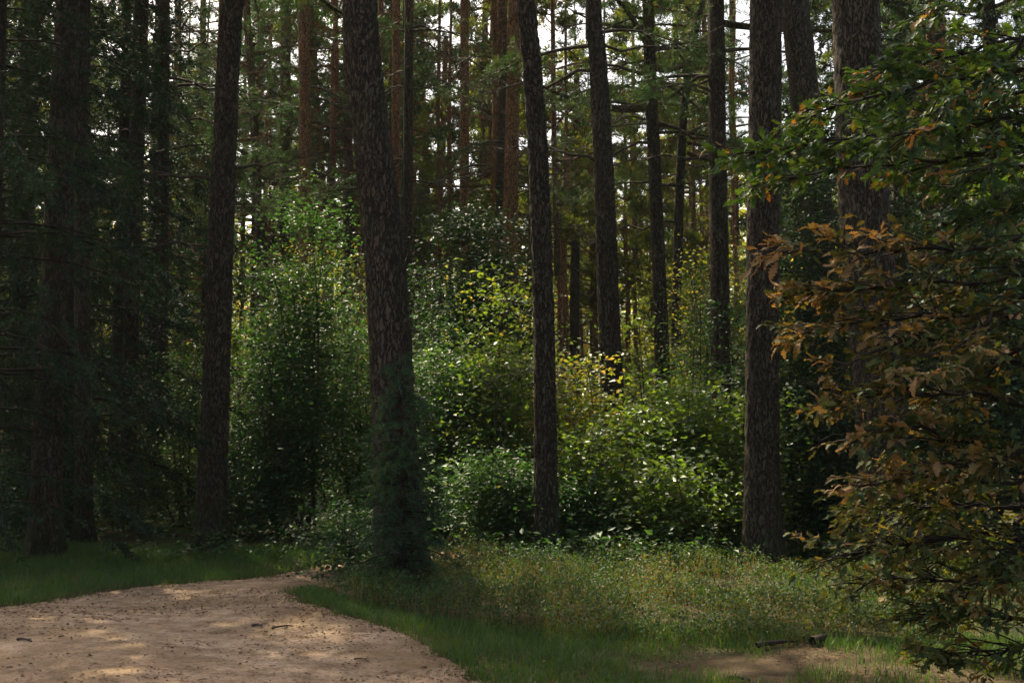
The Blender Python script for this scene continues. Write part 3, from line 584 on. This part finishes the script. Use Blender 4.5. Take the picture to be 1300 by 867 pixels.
shrub('shrub', 'dark bush at the right edge behind the brown oak', 1290, 13.5, 330, 150, 170, 60, 0.07, mat=M_leaf_dark, seed=418, tmean=0.2)
shrub('shrub', 'dark scrub at the left edge beyond the grass', 20, 17.0, 560, 140, 80, 44, 0.06, seed=419, tmean=0.25, low=0.02)
shrub('shrub', 'leafy shrub filling the gap between the thickest pine and tall left shrub', 455, 19.2, 400, 120, 150, 60, 0.06, seed=420, tmean=0.45)
shrub('shrub', 'sparse shrub in front of the lower trunk of the thick upright right pine', 940, 14.6, 590, 80, 60, 40, 0.07, M_leaf_y, seed=421, tmean=0.3, low=0.3)
for q, (px, Y, ty, w) in enumerate(((300, 21.5, 400, 150), (440, 22.5, 330, 160), (540, 22, 320, 150), (655, 22.5, 350, 150), (720, 20.5, 480, 140), (800, 20, 470, 150), (870, 22, 440, 150), (985, 21.5, 380, 150), (690, 17.6, 540, 110), (835, 17.8, 520, 130), (500, 16.8, 560, 120))):
    kinds = ('leafy shrub filling the gap behind the thick left pine', 'broad shrub behind the tall left shrub beside the thickest pine', 'shrub rising between the thickest pine and the tall dark leaved one', 'wide shrub far behind the yellowing sapling', 'green shrub behind the orange tinted sapling', 'shrub at the foot of the slender left leaning pine', 'shrub behind the bright broad leaved one in the gap', 'shrub behind the thick upright right pine', 'low shrub directly behind the straight middle pine', 'low sunlit shrub below the slender left leaning pine', 'low shrub behind the foot of the thickest pine')
    shrub('shrub', kinds[q], px, Y, ty, w, 110, 46, 0.068, M_leaf if q % 3 else M_leaf_y, 450 + q, tmean=0.35 + 0.03 * (q % 4), low=0.05)
for q, (px, Y, ty, w, lab) in enumerate(((812, 18.6, 405, 95, 'airy sapling between the two left leaning pines in the gap'), (892, 17.2, 375, 95, 'tall airy sapling just left of the straight dark pine in the gap'),
        (952, 15.2, 500, 85, 'sapling leaning over the left side of the thick upright right pine'), (722, 14.5, 575, 80, 'low sapling beside the foot of the straight middle pine'),
        (852, 14.3, 570, 110, 'loose sapling in front of the bright broad leaved shrub'), (655, 14.6, 600, 70, 'small sapling just left of the foot of the straight middle pine'))):
    shrub('sapling', lab, px, Y, ty, w, 55, 34, 0.075, M_leaf_y if q % 2 == 0 else M_leaf, 470 + q, 'sapling', tmean=0.32, low=0.2, spread=0.24)
# background shrubs share meshes
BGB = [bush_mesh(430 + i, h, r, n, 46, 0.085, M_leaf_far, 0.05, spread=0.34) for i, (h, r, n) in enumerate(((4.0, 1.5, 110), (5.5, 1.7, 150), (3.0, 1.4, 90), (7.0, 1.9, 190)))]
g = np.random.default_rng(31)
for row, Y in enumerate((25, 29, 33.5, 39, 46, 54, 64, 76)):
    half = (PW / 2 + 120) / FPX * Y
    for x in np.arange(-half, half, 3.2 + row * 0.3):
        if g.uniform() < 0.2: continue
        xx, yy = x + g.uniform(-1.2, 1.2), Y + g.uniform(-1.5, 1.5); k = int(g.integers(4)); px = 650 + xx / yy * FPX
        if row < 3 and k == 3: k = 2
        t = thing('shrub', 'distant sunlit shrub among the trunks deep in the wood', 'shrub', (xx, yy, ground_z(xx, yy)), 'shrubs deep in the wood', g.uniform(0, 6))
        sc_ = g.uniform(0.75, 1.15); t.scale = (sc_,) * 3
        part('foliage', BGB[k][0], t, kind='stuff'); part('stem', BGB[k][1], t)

# far wood closing the horizon: one mass
YOUNG = [pine_crown(171 + i, 0.8, L, rm, nb, 80, 14, 0.13, 0.016, M_needle_far if i == 1 else M_needle) for i, (L, rm, nb) in enumerate(((8.5, 2.0, 44), (6.5, 1.8, 34), (11, 2.3, 50)))]
YT = [trunk_mesh([(0, 0, -0.1, 0.09), (0.05, 0, L * 0.5, 0.06), (0, 0.03, L, 0.015)], M_bark, 9) for L in (8.5, 6.5, 11)]
g = np.random.default_rng(37)
for Y, st in ((24, 4.2), (28, 4.0), (33, 4.0), (39, 4.4), (47, 5.0), (57, 6)):
    half = (PW / 2 + 120) / FPX * Y
    for x in np.arange(-half, half, st):
        xx, yy = x + g.uniform(-1.6, 1.6), Y + g.uniform(-2, 2); k = int(g.integers(3)); px = 650 + xx / yy * FPX
        if g.uniform() < 0.25: continue
        if Y < 34 and 330 < px < 960: continue
        if 690 < px < 930: k = 1
        t = thing('young_pine', 'young bushy pine with living boughs low down among the background trunks', 'young pine', (xx, yy, ground_z(xx, yy)), 'young pines between the background trunks', g.uniform(0, 6))
        sc_ = g.uniform(0.8, 1.15); t.scale = (sc_,) * 3
        part('trunk', YT[k], t); c = part('crown', YOUNG[k][0], t, kind='stuff'); part('limb', YOUNG[k][1], c)
fm = MB(); g = np.random.default_rng(41)
for i in range(230):
    Y = g.uniform(72, 120); px = g.uniform(-150, 1450); x = (px - 650) / FPX * Y; h = g.uniform(15, 22)
    if 780 < px < 900: h = g.uniform(13, 19)
    fm.add(*tube(np.array([(x, Y, -0.2), (x + g.normal() * 0.2, Y, h * 0.5), (x, Y, h)]), [0.16, 0.11, 0.03], 5), 0.0)
    n = 420; zf = g.uniform(0.12, 1, n); a = g.uniform(0, 6.28, n); rr = 3.0 * np.sqrt(g.uniform(0, 1, n)) * (1 - 0.6 * zf)
    P = np.stack([x + np.cos(a) * rr, Y + np.sin(a) * rr, zf * h], -1)
    V, F = rhombs(P, unit(rand_dirs(n, g) * np.array([1, 1, 0.5])), rand_dirs(n, g), g.uniform(0.35, 0.8, n), g.uniform(0.2, 0.4, n), 0.2)
    fm.add(V, F, np.repeat(np.clip(g.normal(0.5, 0.2, n), 0, 1), 4))
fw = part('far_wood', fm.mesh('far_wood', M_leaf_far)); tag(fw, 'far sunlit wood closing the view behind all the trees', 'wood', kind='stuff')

# ------------------------------------------------------------------ undergrowth, bilberry, grass, litter
def scatter(n, x0, x1, y0, y1, g):
    return np.stack([g.uniform(x0, x1, n), g.uniform(y0, y1, n)], -1)
def to_px(P):
    v = np.stack([P[:, 0], P[:, 1], gz_np(P[:, 0], P[:, 1]) - CAMZ], -1); dz = v @ _f
    return np.stack([PW / 2 + v[:, 0] / dz * FPX, PH / 2 - (v @ _u) / dz * FPX], -1)
def nz(P, f, sd=0):
    return np.array([mnoise.noise((p[0] * f + sd, p[1] * f, sd)) for p in P])

# herb layer of the forest floor beyond the path
g = np.random.default_rng(51)
P = np.concatenate([scatter(9000, -15, 15, 14.6, 34, g), scatter(1500, -2.2, 6.5, 13.0, 15, g)]); P = P[abs(P[:, 0]) < P[:, 1] * 0.5]
P = P[~in_poly(P, path_small)]; P = P[nz(P, 0.5, 2) > -0.15]
m = MB(); k = 9; n = len(P) * k; hh = np.repeat(g.uniform(0.1, 0.45, len(P)), k)
base = np.repeat(np.c_[P, gz_np(P[:, 0], P[:, 1])], k, 0) + np.c_[g.normal(0, 0.12, (n, 2)), hh * g.uniform(0.2, 1, n)]
L = g.uniform(0.05, 0.12, n); V, F = rhombs(base, unit(g.normal(size=(n, 3)) * np.array([1, 1, 0.35])), unit(np.array([0, 0, 1.0]) + g.normal(size=(n, 3)) * 0.35), L, L * 0.5, 0.15)
m.add(V, F, np.repeat(np.clip(g.normal(0.45, 0.2, n), 0, 1), 4))
o = part('undergrowth', m.mesh('undergrowth', M_leaf)); tag(o, 'low leafy herb layer on the forest floor beyond the path', 'undergrowth', kind='stuff')

# bilberry and heather bank
g = np.random.default_rng(52)
bil_poly = np.array([gnd(*p) for p in ((428, 757), (450, 772), (520, 790), (600, 800), (720, 806), (850, 812), (960, 818), (1080, 822), (1180, 822), (1330, 800), (1330, 750), (1150, 738), (960, 730), (800, 726), (700, 726), (600, 730), (520, 732), (470, 734), (445, 737))])
P = scatter(26000, -3, 7, 8.2, 16, g); P = P[in_poly(P, bil_poly)]
dens = nz(P, 0.9, 5); P = P[(dens + g.uniform(-0.5, 0.5, len(P))) > -0.22]
P = P[~in_poly(P, path_small)]
m = MB(); ws = MB()
pxp = to_px(P)
hs = (0.15 + 0.24 * np.clip(nz(P, 1.3, 8) + 0.42, 0, 1) + 0.15 * nz(P, 3.2, 1)) * np.where(pxp[:, 0] < 560, 0.85, 1.0)
front = np.clip((P[:, 1] - (9.6 - 0.12 * np.maximum(P[:, 0], 0))) / 0.35, 0.75, 1); hs *= front
k = 11; n = len(P) * k
lean = g.normal(0, 0.25, (len(P), 2)); u = g.uniform(0.25, 1.05, n); hrep = np.repeat(hs, k)
base = np.repeat(np.c_[P, gz_np(P[:, 0], P[:, 1])], k, 0) + np.c_[np.repeat(lean, k, 0) * (hrep * u)[:, None] + g.normal(0, 0.03, (n, 2)), hrep * u]
L = g.uniform(0.02, 0.038, n); V, F = rhombs(base, unit(g.normal(size=(n, 3)) + np.array([0, 0, 0.3])), unit(np.array([0, 0, 1.0]) + g.normal(size=(n, 3)) * 0.6), L, L * 0.6, 0.12)
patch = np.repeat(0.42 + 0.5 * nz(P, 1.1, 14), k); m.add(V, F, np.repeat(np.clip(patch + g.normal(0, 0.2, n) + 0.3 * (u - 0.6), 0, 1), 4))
# thin stalks
b3 = np.c_[P, gz_np(P[:, 0], P[:, 1])]; D = unit(np.c_[lean, np.ones(len(P))]); V, F = rhombs(b3, D, rand_dirs(len(P), g), hs, 0.006); m.add(V, F, 0.97)
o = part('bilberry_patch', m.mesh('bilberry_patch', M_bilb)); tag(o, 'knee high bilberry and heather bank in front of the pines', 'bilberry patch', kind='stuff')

def grass_mesh(P, g, hmin, hmax, w, tm=0.4):
    n = len(P); z = gz_np(P[:, 0], P[:, 1]); h = g.uniform(hmin, hmax, n) * (0.75 + 0.6 * np.clip(nz(P, 1.4, 3) + 0.3, 0, 1)); a = g.uniform(0, 6.28, n); b = g.uniform(0, 6.28, n)
    S = np.stack([np.cos(a), np.sin(a), 0 * a], -1) * (w * g.uniform(0.6, 1.3, n))[:, None]; Bd = np.stack([np.cos(b), np.sin(b), 0 * b], -1) * (h * g.uniform(0.1, 0.7, n))[:, None]
    p0 = np.c_[P, z]; up = np.zeros((n, 3)); up[:, 2] = h
    V = np.stack([p0 - S, p0 + S, p0 + S * 0.8 + up * 0.6 + Bd * 0.35, p0 - S * 0.8 + up * 0.6 + Bd * 0.35, p0 + S * 0.12 + up * 0.95 + Bd, p0 - S * 0.12 + up * 0.95 + Bd], 1).reshape(-1, 3)
    i = np.arange(n)[:, None] * 6; F = np.concatenate([i + np.array([[0, 1, 2, 3]]), i + np.array([[3, 2, 4, 5]])])
    t = np.clip(tm + 0.3 * nz(P, 0.9, 6) + g.normal(0, 0.17, n), 0, 1)
    return mk_mesh('grass', V, F, M_grass, np.repeat(t, 6))
g = np.random.default_rng(53)
lg_poly = np.concatenate([L_edge[217:561:10], np.array([(-1.6, 14.8), (-2.5, 15.8), (-4, 16.4), (-7, 16.6), (-9, 15.5), (-9, 9)])])
P = scatter(80000, -9, -1, 9, 16.6, g); P = P[in_poly(P, lg_poly)]; P = P[nz(P, 1.3, 4) + g.uniform(-0.5, 0.9, len(P)) > -0.25]; P = P[abs(P[:, 0]) < P[:, 1] * 0.47]
o = part('grass', grass_mesh(P, g, 0.05, 0.13, 0.0042, 0.35)); tag(o, 'green grass verge left of the path below the dark pines', 'grass', kind='stuff')
rg_poly = np.array([gnd(*p) for p in ((372, 752), (388, 770), (440, 784), (520, 810), (590, 846), (640, 880), (800, 880), (1000, 872), (1320, 872), (1320, 815), (1100, 812), (900, 800), (640, 790), (520, 780), (430, 760), (398, 748))])
P = scatter(120000, -3, 5, 6.8, 13, g); P = P[in_poly(P, rg_poly)]
q = to_px(P); cover = 0.55 * nz(P, 0.9, 11) + 0.35 * nz(P, 2.6, 12) + np.interp(q[:, 1], [740, 790, 815, 835, 870], [0.8, 0.66, 0.36, 0.1, 0.1]) + np.interp(q[:, 0], [360, 480, 620, 900, 960, 1150], [0.6, 0.3, 0.0, 0.0, -0.15, -0.05])
P = P[cover + g.uniform(-0.25, 0.25, len(P)) > 0.08]
o = part('grass', grass_mesh(P, g, 0.04, 0.11, 0.0035, 0.4)); tag(o, 'patchy grass strip between the path and the bilberry bank', 'grass', kind='stuff')

# tufts that spill over both path edges
g = np.random.default_rng(57); E = []
for edge, sgn, lo, hi in ((L_edge, -1, 200, 545), (R_edge, 1, 110, 600)):
    e = edge[lo:hi]; d_ = dn[lo:hi] * -sgn
    k_ = 34; n = len(e) * k_; ii = np.repeat(np.arange(len(e)), k_); inward = np.abs(g.normal(0, 0.14, n)) - 0.12
    p = e[ii] + d_[ii] * inward[:, None] * (1.0) + g.normal(0, 0.03, (n, 2)); E.append(p)
P = np.concatenate(E); P = P[nz(P, 2.2, 31) + 0.6 * nz(P, 7, 32) + g.uniform(-0.35, 0.35, len(P)) > 0.1]
o = part('grass', grass_mesh(P, g, 0.025, 0.085, 0.0035, 0.5)); tag(o, 'ragged grass tufts creeping over both edges of the path', 'grass', kind='stuff')

# bare earth patch beside the path at lower right
bp = smooth_poly([(-0.2, 6.4), gnd(640, 862), gnd(700, 845), gnd(830, 833), gnd(930, 822), gnd(1060, 818), gnd(1180, 822), (3.6, 8.0), (3.2, 6.4)], 160)
bp2 = smooth_poly([(-0.2, 6.0), (0.2, 6.3), (0.7, 6.4), (1.2, 6.5), (1.6, 6.5), (2.0, 6.5), (2.5, 6.4), (2.9, 6.2), (3.2, 6.0)], 160)
bp[:, 1] += wob(bp, 4.4, 0.18)
ss = np.linspace(0, 1, 24)[None, :, None]; BPp = bp[:, None] * (1 - ss) + bp2[:, None] * ss
BZ = gz_np(BPp[..., 0], BPp[..., 1]) + 0.006; BZ[:, 0] -= 0.02
M_bare = soil_mat('bare_earth', [(0.38, (0.026, 0.02, 0.012)), (0.5, (0.068, 0.047, 0.028)), (0.62, (0.12, 0.082, 0.05))], (0.06, 0.05, 0.022), (0.035, 0.023, 0.015), 0.9, 0.9)
i = (np.arange(159)[:, None] * 24 + np.arange(23)[None]).ravel()
o = part('bare_ground', mk_mesh('bare_ground', np.concatenate([BPp, BZ[..., None]], -1).reshape(-1, 3), np.stack([i, i + 1, i + 25, i + 24], -1), M_bare, smooth=True)); o['kind'] = 'structure'

# needle and leaf litter on the path and bare ground
g = np.random.default_rng(54)
P = scatter(36000, -6.5, 4.5, 6, 14.5, g); keep = in_poly(P, path_small) | (nz(P, 1.0, 3) > -0.2); P = P[keep]
P = P[1.2 * nz(P, 0.9, 17) + 0.9 * nz(P, 3, 7) + g.uniform(-0.4, 0.4, len(P)) + 0.5 * (P[:, 0] > 0) > 0.0]
EL = []
for edge, lo, hi in ((L_edge, 180, 545), (R_edge, 60, 600)):
    ii = np.repeat(np.arange(lo, hi), 9); EL.append(edge[ii] + g.normal(0, 0.13, (len(ii), 2)))
P = np.concatenate([P] + EL); n = len(P); L = np.where(g.uniform(size=n) < 0.3, g.uniform(0.03, 0.07, n), g.uniform(0.015, 0.04, n)); W = np.where(L > 0.04, g.uniform(0.004, 0.009, n), g.uniform(0.008, 0.024, n))
V, F = rhombs(np.c_[P, gz_np(P[:, 0], P[:, 1]) + 0.016 + 0.01 * g.uniform(size=n)], unit(g.normal(size=(n, 3)) * np.array([1, 1, 0.12])), unit(np.array([0, 0, 1.0]) + g.normal(size=(n, 3)) * 0.25), L, W, 0.3)
o = part('litter', mk_mesh('litter', V, F, M_litter, np.repeat(np.where(g.uniform(size=n) < 0.65, g.uniform(0.08, 0.45, n), g.uniform(0.4, 0.9, n)), 4))); tag(o, 'fallen needles and leaf scraps strewn on the sandy path', 'litter', kind='stuff')

# twigs and sticks lying about
def stick(label, p0, p1, r, group=None, name='fallen_twig', cat='twig'):
    a, b = gnd(*p0), gnd(*p1); c = (a + b) / 2; z = ground_z(*c)
    d = np.array([b[0] - c[0], b[1] - c[1], 0]); m = MB(); n_ = np.array([-d[1], d[0], 0]) * 0.12
    B = bezier(-d, n_ * random.uniform(-2, 2) + np.array([0, 0, 0.02]), d, 8); m.add(*tube(B, r * np.linspace(1, 0.45, 8), 6))
    e = B[4] + d * 0.4 + n_ * 3; m.add(*tube(np.array([B[4], (B[4] + e) / 2, e]), [r * 0.6, r * 0.45, r * 0.3], 5))
    o = part(name, m.mesh(name, M_twig, True), loc=(c[0], c[1], z + 0.012 + r * 0.8)); return tag(o, label, cat, group)
stick('small dark stick on the path near its right bend', (320, 796), (333, 798), 0.012)
stick('thin twig on the lower middle of the path', (450, 833), (468, 836), 0.006)
stick('dark twig near the left bottom of the path', (22, 825), (40, 828), 0.012)
stick('twig lying across the middle of the path', (345, 800), (372, 797), 0.010)
stick('dark piece of branch on bare ground below the bilberry', (960, 822), (1012, 817), 0.022, name='fallen_branch', cat='branch')
stick('short thick dark stick at the edge of the bare ground', (1032, 822), (1060, 816), 0.035, name='fallen_branch', cat='branch')
stick('dark stick in the grass at the bottom right of the path', (920, 856), (952, 858), 0.018, name='fallen_branch', cat='branch')

# ------------------------------------------------------------------ oaks at the right
def oak_leaf_geo():
    mid = np.array([[0, 0, 0], [0, .18, .01], [0, .36, .02], [0, .55, .02], [0, .74, .01], [0, .9, -.01], [0, 1.0, -.03]])
    side = [(.03, .10), (.13, .17), (.07, .25), (.20, .36), (.11, .44), (.25, .58), (.13, .65), (.21, .79), (.10, .83), (.11, .94)]
    V = list(mid); F = []
    for sg in (1, -1):
        s0 = len(V); V += [np.array([sg * x, y, .35 * x]) for x, y in side]
        ch = [0] + [s0 + i for i in range(len(side))] + [6]; mi = 0
        for a, b in zip(ch[:-1], ch[1:]):
            yb = (V[a][1] + V[b][1]) / 2; k = min(range(7), key=lambda q: abs(mid[q][1] - yb))
            if k != mi:
                for q in range(mi, k): F.append((q, a, q + 1) if sg > 0 else (q, q + 1, a))
                mi = k
            if k not in (a, b): F.append((k, a, b) if sg > 0 else (k, b, a))
        for q in range(mi, 5): F.append((q, ch[-2], q + 1) if sg > 0 else (q, q + 1, ch[-2]))
    V = np.array(V); V[:, 2] += -0.10 * V[:, 1] ** 2
    return V, np.array(F)
OLV0, OLF = oak_leaf_geo()
OLVS = []
for cv, tw in ((0.0, 0.0), (0.2, 0.5), (-0.3, -0.6), (0.35, 0.2)):
    v = OLV0.copy(); v[:, 2] += -cv * v[:, 1] ** 2 + tw * v[:, 0] * v[:, 1] + 0.05 * np.sin(v[:, 1] * 9 + cv * 5); OLVS.append(v)
def frames(D, N):
    S = unit(np.cross(D, N)); N2 = np.cross(S, D); return np.stack([S, D, N2], -1)   # columns
def oak(label, seed, trunk_px, Y0, branches, m_join, m_one, tmean, tsd, leaf, name, shift=0.0):
    g = np.random.default_rng(seed); x = (trunk_px - 650) / FPX * Y0; gz = ground_z(x, Y0); org = np.array([x, Y0, gz])
    t = thing(name, label, 'oak tree', tuple(org))
    H = 6.5
    part('trunk', trunk_mesh([(0, 0, -0.1, 0.10), (0.03, 0.02, 2.0, 0.085), (-0.05, 0, 4.2, 0.06), (0, 0, H, 0.02)], M_bark_dark, 18), t)
    ps, ds, ns, ts = [], [], [], []
    for bi, (pts, dY, rich) in enumerate(branches):
        Ys = np.linspace(Y0, Y0 + dY, len(pts) + 1); W = [at(px, py, yy) for (px, py), yy in zip(pts, Ys[1:])]
        z0 = max(0.5, min(H - 0.3, W[0][2] - gz - 0.15)); W = np.array([np.array([x, Y0, gz + z0])] + W) - org
        tt = np.linspace(0, 1, len(W)); u = np.linspace(0, 1, 22); B = np.stack([np.interp(u, tt, W[:, k]) for k in range(3)], -1)
        for _ in range(3): B[1:-1] = .25 * B[:-2] + .5 * B[1:-1] + .25 * B[2:]
        B[1:-1] += g.normal(size=(20, 3)) * 0.012
        bm = MB(); bm.add(*tube(B, np.linspace(0.018, 0.003, 22), 7)); ln = np.linalg.norm(B[-1] - B[0])
        for k in range(int(ln * 18 * rich)):
            f = g.uniform(0.22, 1.0) ** 0.8; i = int(f * 21); b0 = B[i]; ax = unit(B[min(i + 1, 21)] - B[i - 1]); sd = unit(np.cross(ax, [0, 0, 1.0])) * g.choice([-1, 1])
            L = g.uniform(0.15, 0.5) * (1.15 - 0.5 * f); td = unit(ax * g.uniform(0.3, 1.0) + sd * g.uniform(0.1, 0.9) + np.array([0, 0, g.normal(0.02, 0.22)])); e = b0 + td * L
            bm.add(*tube(np.array([b0, (b0 + e) / 2 + np.array([0, 0, 0.012]), e]), [0.005, 0.004, 0.002], 4))
            n = int(g.integers(5, 11)); u_ = g.uniform(0.3, 1.0, n) ** 0.6
            P = b0 + td * (L * u_)[:, None] + g.normal(size=(n, 3)) * 0.015; sp = g.uniform(-1, 1, n)[:, None]
            D = unit(td * g.uniform(0.3, 1, n)[:, None] + np.cross(td, [0, 0, 1.0]) * sp * 1.2 + np.array([0, 0, 0.02]) + g.normal(size=(n, 3)) * 0.24); N = unit(np.array([0, 0, 1.0]) + g.normal(size=(n, 3)) * 0.36)
            ps.append(P); ds.append(D); ns.append(N); ts.append(np.clip(g.normal(tmean, tsd * 0.7) + g.normal(0, tsd * 0.8, n) + shift * np.clip((np.hypot(b0[0], b0[1]) - 1.1), -0.7, 0.8), 0, 1))
        part('branch', bm.mesh('branch', M_dark_twig, True), t)
    P, D, N, T = map(np.concatenate, (ps, ds, ns, ts)); n = len(P); S = leaf * g.uniform(0.45, 1.25, n)
    Wp = P + org; dep = Wp @ _f; px = PW / 2 + Wp[:, 0] / dep * FPX; py = PH / 2 - ((Wp - [0, 0, CAMZ]) @ _u) / dep * FPX
    score = S / dep * ((px < 1290) & (px > 0) & (py > 5) & (py < 860)) * (1 + 0.25 * (px < 1100))
    order = np.argsort(-score); one, rest = order[:300], order[300:]
    Fm = frames(D, N)
    vid = g.integers(4, size=n); LV = np.stack(OLVS)
    V = P[rest][:, None] + np.einsum('nij,nvj->nvi', Fm[rest], LV[vid[rest]]) * S[rest][:, None, None]
    F = (np.arange(len(rest))[:, None, None] * len(OLV0) + OLF[None]).reshape(-1, 3)
    part('foliage', mk_mesh('oak_foliage', V.reshape(-1, 3), F, m_join, np.repeat(T[rest], len(OLV0))), t, kind='stuff')
    lms = [mk_mesh('oak_leaf', v, OLF, m_one) for v in OLVS]
    for i in one:
        o = bpy.data.objects.new('oak_leaf', lms[vid[i]]); C.objects.link(o); o.parent = t; o.color = (float(T[i]), 0, 0, 1)
        Mx = Matrix(Fm[i].tolist()).to_4x4(); o.matrix_basis = Matrix.Translation(Vector(P[i])) @ Mx @ Matrix.Scale(S[i], 4)
    print('oak leaves', n)
oak('green leaved young oak reaching in from the upper right, few leaves turned orange', 61, 1440, 7.4, [
    ([(1330, -40), (1240, -10), (1170, 20)], -0.3, 1.2), ([(1340, 40), (1240, 60), (1150, 80), (1090, 110)], 0.3, 1.5), ([(1340, 80), (1220, 100), (1100, 125), (1010, 150)], 0.1, 1.7),
    ([(1340, 140), (1200, 165), (1060, 180), (935, 195)], -0.2, 1.7), ([(1340, 190), (1200, 205), (1060, 215), (945, 240)], 0.2, 1.5), ([(1340, 100), (1230, 140), (1130, 160), (1040, 200)], 0.8, 1.6),
    ([(1340, 260), (1260, 270), (1190, 285)], -0.5, 1.5), ([(1340, 20), (1260, 90), (1200, 130), (1150, 180)], -0.8, 1.5), ([(1340, 200), (1270, 220), (1210, 240), (1150, 230)], 0.9, 1.6), ([(1340, 150), (1290, 190), (1240, 215)], -0.9, 1.5)],
    M_oakg, M_oakg1, 0.46, 0.25, 0.095, 'oak_tree')
oak('browning young oak at the right with orange and rust coloured leaves down to the ground', 62, 1425, 6.6, [
    ([(1330, 300), (1230, 320), (1100, 318), (975, 322)], -0.2, 1.3), ([(1330, 350), (1210, 360), (1100, 365), (1000, 372)], 0.2, 1.6), ([(1330, 400), (1200, 400), (1100, 405), (1000, 425)], 0.4, 1.5),
    ([(1330, 470), (1240, 445), (1160, 425), (1060, 470)], -0.2, 1.5), ([(1330, 520), (1230, 500), (1130, 500), (1040, 520)], 0.3, 1.6), ([(1330, 590), (1230, 560), (1140, 540), (1040, 560)], -0.3, 1.5),
    ([(1330, 620), (1230, 610), (1150, 605), (1080, 620)], 0.2, 1.4), ([(1330, 430), (1250, 470), (1200, 520), (1130, 580)], 0.8, 1.5),
    ([(1340, 330), (1290, 340), (1240, 360), (1200, 380)], 0.5, 1.5), ([(1330, 360), (1270, 390), (1220, 440), (1170, 470)], -0.6, 1.5), ([(1340, 560), (1280, 580), (1220, 590)], -0.5, 1.3)],
    M_oakb, M_oakb1, 0.5, 0.27, 0.088, 'oak_tree', 0.3)

oak('low yellow green oak bush below the browning oak at the lower right corner', 63, 1400, 7.0, [
    ([(1330, 650), (1230, 640), (1150, 635), (1080, 655)], 0.2, 2.03), ([(1330, 690), (1230, 680), (1140, 690), (1060, 705)], -0.2, 2.16), ([(1330, 740), (1240, 735), (1160, 735), (1085, 740)], 0.2, 2.16),
    ([(1330, 790), (1260, 780), (1210, 780), (1165, 790)], -0.3, 2.03), ([(1330, 640), (1270, 670), (1210, 700), (1150, 750)], 0.7, 2.16), ([(1330, 820), (1290, 825), (1240, 830), (1190, 835)], -0.2, 1.89),
    ([(1330, 600), (1260, 620), (1190, 640), (1120, 665)], 0.6, 2.16), ([(1330, 700), (1280, 710), (1230, 760)], -0.5, 2.16)],
    M_oaky, M_oaky1, 0.5, 0.24, 0.08, 'oak_bush')
